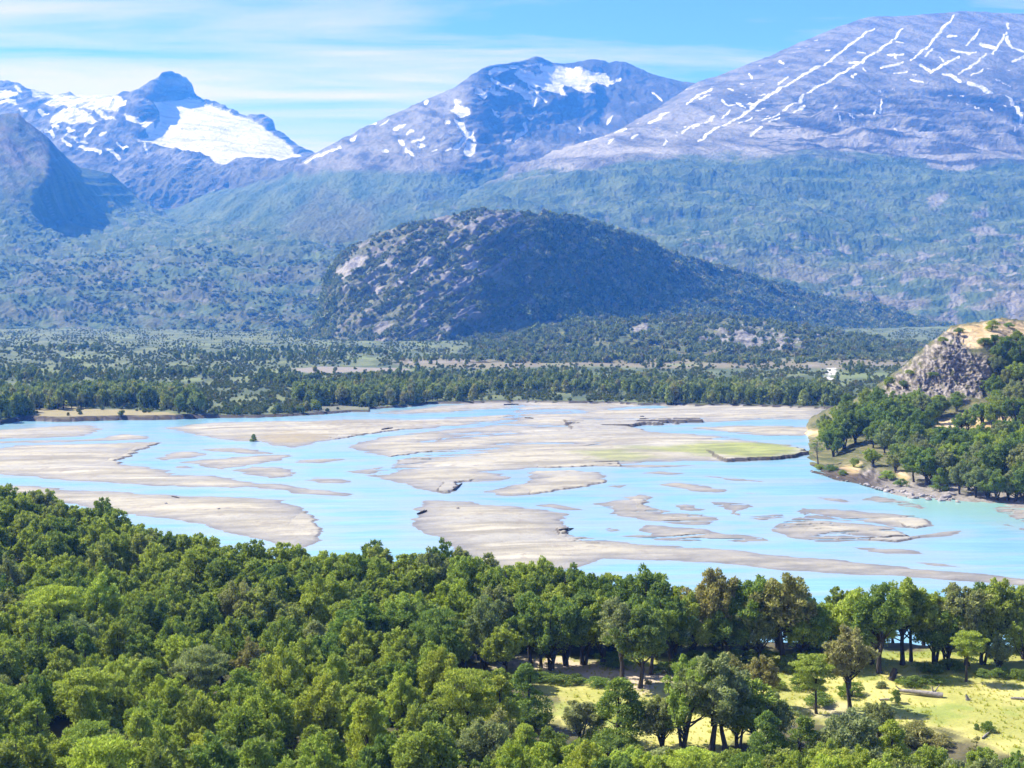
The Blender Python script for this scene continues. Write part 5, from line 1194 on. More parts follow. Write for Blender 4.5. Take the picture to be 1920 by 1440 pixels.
# trees of the meadow and its edges, each where it stands
for a in [
 (BT, 'tall', 0, 996, 1250, 1118, 1.15, 'dark green', 'dark beech, first of three close trunks behind the pale dirt path'),
 (BT, 'tall', 1, 1014, 1252, 1125, 1.0, 'olive green', 'slim beech, middle one of three close trunks behind the pale dirt path'),
 (BT, 'round', 0, 1034, 1257, 1112, 1.0, 'dark green', 'broad beech, last of three close trunks by the pale dirt path'),
 (BT, 'tall', 2, 1163, 1281, 1124, 1.15, 'grey green', 'wide beech with a bare lower trunk standing on the dirt path corner'),
 (BT, 'tall', 3, 1200, 1290, 1138, 1.1, 'dark green', 'dark beech whose trunk stands nearest the meadow on the bare dirt'),
 (BT, 'tall', 4, 1222, 1265, 1130, 1.05, 'olive green', 'beech with flared trunk foot at the back of the bare dirt'),
 (BT, 'cone', 0, 988, 1366, 1246, 1.15, 'dark green', 'dark egg-shaped tree where the forest meets the meadow'),
 (BT, 'cone', 1, 1160, 1400, 1272, 1.3, 'dark green', 'dark cone-shaped tree alone in the middle of the narrow meadow'),
 (BT, 'round', 1, 1088, 1392, 1312, 1.5, 'grey green', 'low grey green bushy tree beside the lone dark cone-shaped tree'),
 (BT, 'round', 0, 1282, 1406, 1222, 0.95, 'olive green', 'tall beech with yellowish top in the middle of the meadow clump'),
 (BT, 'tall', 3, 1334, 1409, 1228, 1.25, 'grey green', 'greyish beech with thick dark trunk in the meadow clump'),
 (BT, 'tall', 4, 1358, 1408, 1250, 1.2, 'grey green', 'beech with leaning trunk beside the thick dark trunk of the clump'),
 (BT, 'round', 2, 1414, 1398, 1262, 1.4, 'olive green', 'round olive beech on the far side of the meadow clump'),
 (BT, 'tall', 1, 1372, 1322, 1222, 1.0, 'rusty brown', 'brownish half-bare beech behind the meadow clump'),
 (BT, 'tall', 2, 1430, 1330, 1230, 1.1, 'rusty brown', 'thin brownish beech between meadow clump and umbrella-shaped tree'),
 (BT, 'cone', 2, 1440, 1466, 1336, 1.1, 'dark green', 'narrow dark conical tree below the meadow clump'),
 (BT, 'cone', 0, 1504, 1470, 1345, 1.25, 'dark green', 'second dark conical tree touching the narrow conical one'),
 (BT, 'umbrella', 0, 1531, 1338, 1222, 1.0, 'olive green', 'flat-topped umbrella-shaped beech with a straight bare trunk'),
 (BT, 'tall', 3, 1594, 1331, 1175, 1.0, 'rusty brown', 'tall rusty-topped beech standing alone beside the umbrella-shaped one'),
 (BT, 'umbrella', 1, 1811, 1278, 1178, 0.95, 'yellow green', 'small round-topped yellow green tree on a thin trunk at the meadow edge'),
 (BT, 'tall', 0, 1692, 1247, 1092, 1.15, 'olive green', 'tall beech whose thick trunk shows against water, back of the meadow'),
 (BT, 'tall', 4, 1708, 1240, 1100, 1.0, 'dark green', 'beech just behind the thick trunk seen against the water'),
 (BT, 'tall', 2, 1650, 1262, 1100, 1.15, 'dark green', 'dark beech between the rusty tree and the trunks against the water'),
 (BT, 'round', 3, 1752, 1244, 1098, 1.0, 'olive green', 'leafy beech at the back of the meadow above the dark shrubs'),
 (BT, 'tall', 1, 1812, 1248, 1090, 1.15, 'grey green', 'grey green tall beech right behind the small round-topped tree'),
 (BT, 'round', 4, 1872, 1262, 1190, 1.1, 'grey green', 'low bushy grey green tree near the end of the back row'),
 (BT, 'tall', 3, 1868, 1240, 1086, 1.1, 'olive green', 'tall open beech near the end of the back row'),
 (BT, 'round', 0, 1926, 1258, 1160, 1.1, 'yellow green', 'yellow green beech cut by the picture edge, back of the meadow'),
 (BT, 'tall', 0, 1918, 1236, 1100, 1.1, 'olive green', 'last tall beech of the back row beside the picture edge'),
 (BT, 'cone', 2, 1668, 1476, 1352, 1.2, 'yellow green', 'yellow green rounded tree with a dark side below the meadow'),
 (BT, 'round', 1, 1592, 1476, 1325, 1.25, 'grey green', 'grey green feathery beech below the tall rusty-topped one'),
 (BT, 'tall', 4, 1648, 1420, 1312, 1.0, 'grey green', 'thin grey green tree leading the brown thicket into the meadow'),
 (BT, 'round', 2, 1546, 1492, 1378, 1.25, 'olive green', 'olive tree at the bottom edge between conical and feathery trees'),
 (BT, 'round', 3, 1838, 1476, 1392, 1.2, 'olive green', 'low olive tree at the bottom edge below the open meadow'),
 (BT, 'round', 0, 1890, 1482, 1402, 1.1, 'dark green', 'dark low tree at the bottom corner of the meadow'),
 (BT, 'sparse', 0, 1826, 1450, 1376, 1.0, 'rusty brown', 'thin pale half-bare sapling at the meadow bottom edge'),
 (BT, 'round', 4, 1758, 1492, 1402, 1.2, 'olive green', 'bushy olive tree at the bottom edge under the brown thicket'),
 (BT, 'tall', 2, 1470, 1246, 1078, 1.2, 'rusty brown', 'grey brown beech with forking limbs in the back row'),
 (BT, 'tall', 1, 1396, 1240, 1075, 1.15, 'dark green', 'dark feathery beech rising above the row against the sand spit'),
 (BT, 'round', 2, 1590, 1242, 1098, 1.25, 'yellow green', 'big bright green beech in the back row left of the rusty tree'),
 (BT, 'tall', 3, 1338, 1238, 1066, 0.95, 'rusty brown', 'thin brownish treetop standing out over the blue side channel'),
 (BT, 'round', 1, 1240, 1404, 1300, 1.25, 'grey green', 'low grey green beech at the near side of the meadow clump'),
 (BT, 'round', 3, 1384, 1404, 1292, 1.2, 'olive green', 'leafy beech filling the meadow clump behind the leaning trunk'),
 (BT, 'round', 4, 1452, 1400, 1300, 1.3, 'grey green', 'grey green beech at the far end of the meadow clump'),
 (BT, 'round', 2, 1300, 1330, 1250, 1.2, 'olive green', 'bushy olive beech behind the meadow clump near the bare dirt'),
 (BT, 'round', 1, 1062, 1248, 1112, 1.1, 'olive green', 'olive beech in the closed belt right of three close trunks'),
 (BT, 'round', 3, 1094, 1246, 1100, 1.1, 'dark green', 'dark leafy beech in the closed belt above the shaded path'),
 (BT, 'round', 4, 1128, 1246, 1108, 1.1, 'olive green', 'olive leafy beech in the closed belt above the dirt path end'),
 (BT, 'round', 0, 1258, 1244, 1098, 1.05, 'dark green', 'dark leafy beech closing the belt right of the bare dirt'),
 (BT, 'round', 2, 1296, 1240, 1104, 1.05, 'olive green', 'olive leafy beech in the belt under the brownish treetop'),
 (BT, 'round', 1, 1362, 1242, 1118, 1.15, 'dark green', 'dark leafy beech in the belt right of the brownish treetop'),
 (BT, 'round', 3, 1424, 1244, 1112, 1.1, 'grey green', 'grey green leafy beech in the belt left of the forking one'),
 (BT, 'round', 4, 1506, 1244, 1110, 1.15, 'olive green', 'olive leafy beech in the belt right of the forking grey brown one'),
 (BT, 'round', 0, 1548, 1246, 1120, 1.1, 'dark green', 'dark leafy beech in the belt left of the big bright green one'),
 (BT, 'round', 2, 1632, 1246, 1112, 1.05, 'olive green', 'olive leafy beech in the belt right of the big bright green one'),
 (BT, 'round', 1, 1776, 1246, 1128, 1.1, 'dark green', 'dark leafy beech in the back row above the shaded shrubs'),
 (BT, 'round', 3, 1842, 1246, 1120, 1.1, 'olive green', 'olive leafy beech in the back row behind the small round-topped tree'),
 (BT, 'round', 3, 1205, 1225, 1056, 1.1, 'dark green', 'broad dark beech at the edge of the blue side channel'),
]:
    nm, kind, q, px, base, top, w_, tint, lab = a
    add(nm, kind, q, px, base, top, None, w_, tint, lab, lean=(0.12 if 'leaning' in lab else 0.0))

# the wood in front of the meadow stays low enough to look over
LOW = [(880, 1150), (930, 1262), (1000, 1335), (1040, 1378), (1120, 1384), (1230, 1406), (1400, 1402), (1560, 1392), (1700, 1420), (1760, 1402), (1860, 1410), (2100, 1440)]
LOWX = [p[0] for p in LOW]; LOWY = [p[1] for p in LOW]
# the closed wood
P = []
cell = {}
def free(x, y, r):
    i, j = int(x // 6), int(y // 6)
    for a in range(i - 2, i + 3):
        for b in range(j - 2, j + 3):
            for (u, v, s) in cell.get((a, b), ()):
                if (u - x) ** 2 + (v - y) ** 2 < ((r + s) * 0.5) ** 2: return False
    return True
def put(x, y, r):
    cell.setdefault((int(x // 6), int(y // 6)), []).append((x, y, r))
for tdict in TREES_OUT:
    put(tdict['xyz'][0], tdict['xyz'][1], 4.5)
mead = gpoly(MEADOW, 1.6)
rf = np.random.default_rng(31)
for k in range(34000):
    d = 116 + (335 - 116) * rf.uniform() ** 1.25
    px = rf.uniform(-330, 2280); x = (px - 960) / F * d
    if d > float(near_bank(x / d)) - 2.5: continue
    m = sd_poly(np.array([x]), np.array([d]), mead, 8)[0]
    if m > -1.6: continue
    big = rf.uniform()
    r = 3.3 + 2.0 * big
    if px > 940: r *= 0.9
    if not free(x, d, r): continue
    zf = float(ground_z(x, d)[0])
    h = (6.2 + 4.4 * big) * (1.10 if px > 1000 and d > 175 else 1.0)
    hm = max_height(px, d, zf, rf.uniform(-2, 16))
    h = min(hm, 13.0) * rf.uniform(0.76, 1.0) if float(near_bank(x / d)) - d < 17 else min(h, hm)
    if px > 880 and d < 178:
        _, el = slopes(px, np.interp(px, LOWX, LOWY) + rf.uniform(-4, 14))
        h = min(h, float(H + el * d - zf))
    if h < 2.6: continue
    put(x, d, r)
    tone = 0.5 * float(noise2(np.array([x / 19.0]), np.array([d / 19.0]), 501)[0]) + rf.normal() * 0.30 - 0.14 + (0.30 if d < 165 else 0.0) - (0.25 if px > 1000 and d > 170 else 0.0)
    tint = 'dark green' if tone < -0.24 else 'olive green' if tone < 0.20 else 'yellow green'
    u = rf.uniform()
    if u < 0.10: tint = 'grey green'
    elif u < 0.125: tint = 'rusty brown'
    kr = rf.uniform()
    kind = 'round' if kr < 0.62 else 'tall' if kr < 0.84 else 'cone' if kr < 0.93 else 'umbrella'
    if px > 980 and d > 170: kind = 'tall' if kr < 0.65 else 'round'
    _, base = project(x, d, zf)
    add(BT, kind, int(rf.integers(0, NV[kind])), px, float(base), None, h, rf.uniform(0.85, 1.18) * (1.12 if h < 7.0 else 1.0), tint, xyz=(x, d, zf), fixed=False)

# trees of the knoll
KT = [(1566, 846, 30), (1560, 852, 62), (1578, 838, 70), (1600, 828, 75), (1590, 800, 60), (1622, 820, 72), (1568, 800, 55), (1610, 790, 55), (1640, 812, 74), (1640, 785, 55), (1585, 770, 40), (1620, 762, 46), (1660, 800, 66), (1668, 850, 72), (1690, 858, 66), (1655, 846, 60), (1682, 808, 60), (1700, 838, 76), (1720, 822, 70), (1740, 812, 62), (1700, 800, 58), (1728, 786, 56), (1748, 792, 56), (1705, 770, 40), (1762, 778, 46), (1790, 768, 36), (1800, 806, 40), (1812, 806, 52), (1838, 790, 46),
      (1716, 900, 74), (1735, 905, 82), (1760, 890, 78), (1785, 892, 84), (1810, 900, 84), (1838, 905, 92), (1865, 910, 96), (1890, 912, 104), (1915, 915, 110), (1800, 922, 70), (1826, 928, 72), (1900, 936, 80), (1870, 934, 70), (1722, 872, 60), (1750, 862, 58), (1780, 858, 62), (1812, 862, 66), (1845, 866, 72), (1880, 868, 76), (1912, 866, 80), (1770, 836, 40), (1800, 836, 42), (1835, 838, 50), (1870, 836, 56), (1905, 834, 62),
      (1858, 800, 60), (1880, 790, 66), (1905, 800, 72), (1918, 770, 66), (1895, 758, 60), (1872, 768, 52), (1862, 742, 52), (1885, 726, 50), (1910, 722, 56), (1878, 700, 46), (1902, 690, 50), (1918, 668, 46), (1890, 662, 42), (1872, 672, 36), (1912, 640, 30), (1560, 775, 34), (1546, 812, 46), (1548, 838, 52), (1552, 824, 50), (1850, 930, 60), (1888, 934, 62), (1925, 936, 66), (1700, 752, 24), (1658, 768, 34), (1675, 752, 26), (1868, 640, 22), (1640, 870, 40), (1598, 872, 22), (1675, 880, 40), (1690, 726, 20), (1740, 842, 46), (1660, 726, 26), (1640, 740, 24)]
rk_ = np.random.default_rng(41)
for _i in range(900):
    if len(KT) > 122: break
    a_, b_ = rk_.uniform(1556, 1925), rk_.uniform(770, 934)
    dense = sd_poly(np.array([a_]), np.array([b_]), [(1705, 845), (1925, 822), (1925, 936), (1850, 934), (1720, 922), (1700, 880)], 10)[0] > 0 or sd_poly(np.array([a_]), np.array([b_]), [(1556, 800), (1650, 770), (1720, 772), (1690, 850), (1620, 850), (1560, 850)], 10)[0] > 0
    if dense and all((a_ - q[0]) ** 2 + (2.2 * (b_ - q[1])) ** 2 > 19 ** 2 for q in KT): KT.append((a_, b_, rk_.uniform(44, 72) * (1.15 if a_ > 1800 else 1.0)))
for i, (px, base, ht) in enumerate(KT):
    p = knoll_at(px, base)
    if p is None: continue
    h = ht / F * float(p[1]) * 0.92
    u = rk_.uniform()
    kind = 'round' if u < 0.82 else 'tall' if u < 0.9 else 'cone'
    w_ = rk_.uniform(1.0, 1.3) * (1.15 if h < 8 else 1.0)
    tint = 'dark green' if rk_.uniform() < 0.6 else 'olive green' if rk_.uniform() < 0.5 else 'grey green'
    add(BT, kind, int(rk_.integers(0, NV[kind])), px, base, None, h, w_, tint, xyz=(float(p[0]), float(p[1]), float(p[2]) - 0.2), fixed=False, cat='knoll')
p = knoll_at(1527, 868, 6)
if p is not None:
    add(BT, 'sparse', 1, 1527, 862, None, 58 / F * float(p[1]), 1.3, 'grey green', 'thin sparse tree alone on the rocky point beside the water', xyz=tuple(float(v) for v in p))

# the largest in the picture become objects; what is left of the wood is one mass
for tdict in TREES_OUT:
    tdict['size'] = tdict['h'] / tdict['xyz'][1] * F
    tdict['top'] = float(project(tdict['xyz'][0], tdict['xyz'][1], tdict['xyz'][2] + tdict['h'])[1])
inframe = lambda q: -40 < q['px'] < 1960 and q['top'] < 1436
cand = [q for q in TREES_OUT if inframe(q)]
cand.sort(key=lambda q: (-q['fixed'], -(q['cat'] == 'knoll'), -q['size']))
KEEP = cand[:322]
kept = set(id(q) for q in KEEP)
rest = [q for q in TREES_OUT if id(q) not in kept]
print('trees', len(TREES_OUT), 'kept', len(KEEP), 'rest', len(rest), 'knoll', sum(q['cat'] == 'knoll' for q in KEEP))
pK = KN.sample(260, (KN.ix > 1940) * (KN.t > 1.3) * (KN.t < KN.nsk) * (1.0 - crag), rg)
mass('knoll_woodland', 'near_wood', pK, rg.uniform(6, 10, len(pK)), rg, (0.95, 1.3), 'beech wood on the far flank of the knoll')
if rest:
    mass('forest_remainder', 'near_wood', np.array([q['xyz'] for q in rest]), np.array([q['h'] for q in rest]), rg, (0.95, 1.3), 'smaller farther beech trees filling the near forest')

# labels for the trees of the closed wood: by place, tone and order
SHAPE = {'round': 'round-crowned', 'tall': 'tall', 'umbrella': 'flat-topped', 'cone': 'cone-shaped', 'sparse': 'sparse'}
ORD = ['first', 'second', 'third', 'fourth', 'fifth', 'sixth', 'seventh', 'eighth', 'ninth', 'tenth', 'eleventh', 'twelfth', 'thirteenth', 'fourteenth', 'fifteenth']
def zone_of(q):
    px, b = q['px'], q['base']
    if q['cat'] == 'knoll':
        if b < 780: return 'high on the rocky knoll' if px > 1760 else 'below the knoll cliff'
        if b < 845: return 'beside the tan grass of the knoll' if px > 1690 else 'on the knoll point'
        return 'along the knoll shore' if px < 1790 else 'on the shaded knoll bank'
    colz = ['at the forest left edge', 'below the rounded left sandbar', 'below the open turquoise channel', 'below the middle sandbar', 'below the long sand spit', 'by the meadow'][int(np.searchsorted([230, 470, 770, 1060, 1400], px))]
    rowz = 'front row' if b > 1440 else 'lower wood' if b > 1330 else 'middle wood' if b > 1230 else 'river edge'
    return rowz + ' ' + colz
byz = {}
for q in KEEP:
    if q['label'] is None:
        byz.setdefault((zone_of(q), q['tint'], SHAPE[q['kind']]), []).append(q)
for (zn, tint, shp), lst in byz.items():
    lst.sort(key=lambda q: q['px'])
    for i, q in enumerate(lst):
        if len(lst) == 1: q['label'] = f'only {tint} {shp} beech {zn}'
        elif len(lst) == 2: q['label'] = f'{tint} {shp} beech {zn}, ' + ('left one of two' if i == 0 else 'right one of two')
        else: q['label'] = f'{tint} {shp} beech {zn}, {ORD[min(i, 14)]} of those from left'
for q in KEEP:
    o = plant(q['name'], q['kind'], q['q'], q['xyz'], q['h'], q['w'], q['rot'], q['tint'], lean=q['lean'])
    grp = 'beech trees of the knoll' if q['cat'] == 'knoll' else 'beech trees round the meadow' if q['fixed'] else 'beech trees of the near forest'
    tag(o, q['label'], 'tree', grp)

# ------------------------------------------------------------------ shrubs of the meadow
SH = [(1515, 1291, 30, 70, 'dark green', 'dark low shrub at the foot of the umbrella-shaped tree, upper one'), (1536, 1322, 28, 66, 'dark green', 'dark low shrub right behind the umbrella-shaped tree trunk'),
      (1596, 1306, 30, 56, 'dark green', 'dark round shrub behind the tall rusty-topped tree'), (1682, 1318, 27, 24, 'dark green', 'small upright bush at the end of the fallen log'),
      (1712, 1286, 20, 62, 'dark green', 'long low dark shrub behind the fallen log'), (1748, 1282, 18, 46, 'dark green', 'dark shrub beside the long low one, back of the meadow'),
      (1652, 1290, 14, 26, 'grey green', 'small grey green shrub beside the tall rusty-topped tree'), (1853, 1372, 22, 32, 'dark green', 'dark bushy shrub alone on the open grass'),
      (1831, 1368, 14, 14, 'dark green', 'little round shrub left of the lone bushy one'), (1196, 1322, 10, 13, 'dark green', 'smaller of two tiny shrubs on the narrow meadow'), (1210, 1323, 12, 16, 'dark green', 'larger of two tiny shrubs on the narrow meadow'),
      (1060, 1281, 20, 70, 'dark green', 'dark undergrowth shrub in the tree shade by the dirt path'), (1120, 1284, 18, 60, 'dark green', 'dark undergrowth shrub further along the shaded path'), (1016, 1276, 18, 60, 'dark green', 'dark shrub in the shade below three close trunks'),
      (1215, 1282, 10, 18, 'rusty brown', 'small brown shrub on the bare dirt beside the dark trunk'), (1725, 1352 + 40, 44, 74, 'rusty brown', 'brown twiggy thicket reaching into the open grass'), (1690, 1398, 40, 60, 'rusty brown', 'brown thicket at the foot of the thin grey green tree'),
      (1765, 1400, 26, 60, 'rusty brown', 'low brown scrub at the tip of the thicket'), (1160, 1420, 40, 110, 'dark green', 'shaded shrub under the lone cone-shaped tree'), (1240, 1446, 44, 120, 'grey green', 'grey green shrub at the bottom edge below the meadow clump'), (1330, 1456, 40, 120, 'grey green', 'broad grey green shrub at the bottom edge under the clump'),
      (1180, 1470, 46, 110, 'grey green', 'grey green shrub at the bottom edge left of the clump'), (1395, 1450, 36, 80, 'dark green', 'dark shrub at the bottom edge beside the narrow conical tree'), (1620, 1404, 26, 60, 'olive green', 'olive bush between the feathery tree and the meadow'),
      (1560, 1262, 18, 36, 'dark green', 'dark shrub under the bright green back-row beech'), (1840, 1268, 16, 40, 'dark green', 'dark low shrub behind the small round-topped tree'), (1875, 1270, 22, 50, 'dark green', 'dark shrub under the low bushy tree'), (1905, 1272, 22, 46, 'dark green', 'dark shrub at the back row beside the picture edge'), (1780, 1256, 22, 60, 'dark green', 'dark shrub in the shade of the back row'), (1740, 1260, 20, 50, 'dark green', 'dark shrub in the shade right of the trunks against the water'),
      (1300, 1285, 22, 46, 'grey green', 'grey green shrub behind the meadow clump'), (1450, 1290, 22, 60, 'olive green', 'olive shrub left of the umbrella-shaped tree'), (1480, 1256, 30, 60, 'dark green', 'dark shrub in front of the forking grey brown beech'), (1250, 1262, 22, 50, 'dark green', 'dark shrub at the back of the bare dirt'), (1300, 1246, 26, 80, 'dark green', 'dark undergrowth at the foot of the belt under the brownish treetop'), (1370, 1244, 28, 80, 'dark green', 'dark undergrowth at the foot of the belt beside the dark feathery beech'), (1430, 1244, 26, 80, 'dark green', 'dark undergrowth at the foot of the belt left of the forking beech'), (1520, 1246, 28, 80, 'dark green', 'dark undergrowth at the foot of the belt right of the forking beech'), (1150, 1248, 26, 80, 'dark green', 'dark undergrowth behind the dirt path end')]
for i, (px, base, ht, wd, tint, lab) in enumerate(SH):
    x, y = ground_at(px, base, 1.8); x, y = float(x), float(y); z = float(ground_z(x, y)[0])
    x, y = [float(v) for v in ground_at(px, base, z)]
    h = ht / F * y * 1.15; w_ = (wd / F * y / 12.5) / (h / 10.0)
    tag(plant('shrub', 'shrub', i % 3, (x, y, z - 0.1), h, w_, i * 1.7, tint), lab, 'shrub', 'shrubs round the meadow')
for i, (px, base, ht, wd, lab) in enumerate([(1772, 634, 9, 22, 'dark shrub on the left lip of the knoll cliff top'), (1792, 618, 10, 20, 'small dark shrub on the knoll skyline above the cliff'), (1806, 616, 7, 16, 'smaller dark shrub next along the knoll skyline'), (1860, 614, 20, 30, 'large dark bush on the dry grass of the knoll top'), (1896, 608, 9, 26, 'low bush on the knoll top beyond the large dark bush'),
      (1845, 640, 14, 34, 'dark shrub below the dry grass of the knoll top'), (1530, 873, 9, 26, 'low shrub at the very tip of the knoll point'), (1552, 878, 12, 30, 'low dark shrub behind the tip of the knoll point'), (1582, 884, 10, 24, 'low shrub on the yellow bank of the knoll point'), (1662, 892, 16, 34, 'dark shrub right of the rock outcrop on the knoll shore'), (1690, 905, 14, 30, 'shrub above the pale waterline boulders of the knoll'), (1712, 742, 14, 30, 'shrub at the foot of the knoll cliff'), (1752, 748, 14, 34, 'second shrub along the foot of the knoll cliff'), (1800, 744, 16, 34, 'third shrub along the foot of the knoll cliff'), (1745, 700, 8, 20, 'small shrub growing on the cliff face'), (1700, 700, 8, 22, 'small shrub on the left edge of the cliff face')]):
    p = knoll_at(px, base, 6)
    if p is None: continue
    h = ht / F * p[1] * 1.2; w_ = (wd / F * p[1] / 12.5) / (h / 10.0)
    tag(plant('shrub', 'shrub', i % 3, (float(p[0]), float(p[1]), float(p[2]) - 0.15), h, w_, i * 1.3, 'dark green' if i % 3 else 'olive green'), lab, 'shrub', 'shrubs of the knoll')
# the lone dark bush on the far gravel bar
x, y = [float(v) for v in ground_at(475, 825, 0.5)]
tag(plant('shrub', 'cone', 1, (x, y, float(ground_z(x, y)[0]) - 0.1), 14.5 / F * y, 1.35, 0.4, 'dark green'), 'small dark round bush alone on the far gravel bar', 'shrub')

# ------------------------------------------------------------------ logs, snags and stones
def limb_thing(name, mat, pts, radii, branches, label, cat, group=None):
    root = bpy.data.objects.new(name, None); COL.objects.link(root)
    o = np.mean(np.asarray(pts), 0); o[2] = np.asarray(pts)[:, 2].min()
    root.location = o
    V, Q = tube(np.asarray(pts) - o, radii, 8)
    e = []
    for k, rr in ((0, radii[0]), (len(pts) - 1, radii[-1])):
        e.append(k)
    link('log_trunk', mesh_from('log_trunk', V, Q, [mat]), root)
    for b, br in branches:
        V, Q = tube(np.asarray(b) - o, br, 6)
        link('branch', mesh_from('branch', V, Q, [mat]), root)
    return tag(root, label, cat, group)

def gp(px, py, up=0.0, z=None):
    z = 1.7 if z is None else z
    x, y = [float(v) for v in ground_at(px, py, z)]
    zz = float(ground_z(x, y)[0])
    x, y = [float(v) for v in ground_at(px, py, zz)]
    return np.array([x, y, float(ground_z(x, y)[0]) + up])
a, b = gp(1686, 1300), gp(1768, 1308)
mid = lambda f, up: a * (1 - f) + b * f + np.array([0, 0, up])
limb_thing('fallen_log', M_wood, [mid(0, 0.35), mid(0.25, 0.38), mid(0.5, 0.36), mid(0.75, 0.32), mid(1, 0.25)], [0.22, 0.27, 0.32, 0.36, 0.4],
           [([mid(0.80, 0.5), mid(0.84, 0.9), mid(0.92, 1.6)], [0.14, 0.1, 0.04]), ([mid(0.78, 0.5), mid(0.76, 1.0), mid(0.74, 1.3)], [0.13, 0.09, 0.05]), ([mid(0.05, 0.4), mid(-0.06, 0.8), mid(-0.08, 1.0)], [0.12, 0.08, 0.03]), ([mid(0.3, 0.6), mid(0.33, 0.9)], [0.08, 0.03])],
           'grey fallen log with broken branches lying across the open grass', 'log')
a2, b2 = gp(1649, 1314), gp(1672, 1313)
limb_thing('fallen_log', M_wood, [a2 + [0, 0, .12], (a2 + b2) / 2 + [0, 0, .16], b2 + [0, 0, .12]], [0.1, 0.13, 0.11], [], 'thin pale log on the grass left of the small upright bush', 'log')
a2, b2 = gp(1842, 1386), gp(1856, 1374)
limb_thing('fallen_log', M_wood, [a2 + [0, 0, .12], (a2 + b2) / 2 + [0, 0, .16], b2 + [0, 0, .12]], [0.1, 0.12, 0.08], [], 'short grey log in front of the lone bushy shrub', 'log')
a2, b2 = gp(1895, 1311), gp(1925, 1313)
limb_thing('fallen_log', M_wood, [a2 + [0, 0, .15], (a2 + b2) / 2 + [0, 0, .2], b2 + [0, 0, .2]], [0.12, 0.16, 0.18], [], 'grey log on the grass at the right picture edge', 'log')
s_ = gp(1814, 1313)
limb_thing('tree_stump', M_wood, [s_ + [0, 0, -.1], s_ + [-0.05, 0, .35], s_ + [-0.2, 0, .7]], [0.26, 0.2, 0.1], [([s_ + [.1, 0, .1], s_ + [.5, 0, .2]], [.12, .05])], 'small broken stump on the open grass behind the lone shrub', 'stump')
s_ = gp(1673, 1275)
limb_thing('tree_stump', M_bark, [s_ + [0, 0, -.1], s_ + [0.1, 0, .7], s_ + [0.35, 0, 1.5]], [0.5, 0.42, 0.3], [([s_ + [.1, 0, .6], s_ + [.7, 0, 1.0]], [.2, .1])], 'dark leaning stump at the back of the meadow', 'stump')

for (p0, p1, r, lab) in [((783, 965), (800, 959), 0.42, 'dark driftwood log on the edge of the middle sandbar'), ((1049, 995), (1075, 992), 0.34, 'dark straight driftwood log at the tip of the sand spit'),
                         ((851, 921), (866, 908), 0.40, 'dark driftwood snag on the corner of the central sandbar'), ((322, 931), (336, 934), 0.22, 'small dark driftwood on the rounded left sandbar'),
                         ((984, 784), (1000, 785), 0.35, 'dark driftwood far out on the gravel below the far wood'), ((716, 806), (736, 803), 0.4, 'dark driftwood on the bank of the far gravel bar'), ((945, 760), (972, 760), 0.5, 'long dark driftwood on the far gravel edge'), ((1200, 788), (1216, 787), 0.4, 'dark driftwood above the cut bank far out'),
                         ((1208, 784), (1200, 784), 0.3, 'short driftwood stick on the far gravel')]:
    A_, B_ = gp(*p0, z=0.3), gp(*p1, z=0.3)
    r *= 0.7
    up = np.array([0, 0, r * 0.8]); m_ = (A_ + B_) / 2
    limb_thing('driftwood', M_wetwood, [A_ + up, m_ + up * 1.15, B_ + up], [r * 0.8, r, r * 0.6], [([m_ + up, m_ + up + [r * 2, 0.3, r * 2.2]], [r * 0.4, r * 0.15])], lab, 'driftwood', 'driftwood on the river bars')

def stone_mesh(seed, n=18):
    rng = np.random.default_rng(seed)
    u = np.linspace(0, np.pi, n); v = np.linspace(0, 2 * np.pi, 2 * n, endpoint=False)
    U, W = np.meshgrid(u, v, indexing='ij')
    d = np.stack([np.sin(U) * np.cos(W), np.sin(U) * np.sin(W), np.cos(U)], -1)
    r = np.ones(U.shape)
    for k in range(14):
        nrm = unit(rng.normal(size=3)); off = rng.uniform(0.55, 0.9)
        c = d @ nrm
        r = np.where(c > 1e-3, np.minimum(r, off / np.maximum(c, 1e-3)), r)
    V = (d * r[..., None]).reshape(-1, 3)
    i = np.arange(n * 2 * n).reshape(n, 2 * n)
    Q = np.stack([i[:-1], i[1:], np.roll(i[1:], -1, 1), np.roll(i[:-1], -1, 1)], -1).reshape(-1, 4)
    return mesh_from('boulder', V, Q, [M_stone], False)
STONES = [stone_mesh(600 + k) for k in range(5)]
rs = np.random.default_rng(61)
spots = []
for t_ in np.linspace(0, 1, 46):
    px = 1512 + (1790 - 1512) * t_ ** 0.8 + rs.normal() * 2
    py = np.interp(px, [p[0] for p in KW], [p[1] for p in KW]) - rs.uniform(-0.5, 6) * (1 + (px > 1640))
    spots.append((px, py, rs.uniform(3, 7) * (0.9 if px < 1620 else 1.7)))
spots += [(1748, 896, 20), (1766, 890, 12), (1783, 893, 12), (1634, 868, 10), (1700, 926, 18), (1716, 930, 18), (1738, 934, 16), (1762, 936, 16), (1660, 917, 14), (1768, 928, 20), (1780, 922, 16)]
stone_obs = []
for i, (px, py, sz) in enumerate(spots):
    p = knoll_at(px, py, 5)
    if p is None:
        x, y = [float(v) for v in ground_at(px, py, 0.0)]; p = np.array([x, y, 0.0])
    s = sz / F * p[1] * 0.5
    o = bpy.data.objects.new('boulder', STONES[i % 5]); COL.objects.link(o)
    o.location = (float(p[0]), float(p[1]), float(p[2]) + 0.15 * s); o.scale = (s * rs.uniform(1, 1.5), s * rs.uniform(0.9, 1.3), s * rs.uniform(0.55, 0.95)); o.rotation_euler = (rs.normal() * 0.2, rs.normal() * 0.2, rs.uniform(0, 6.28))
    stone_obs.append((px, i, o))
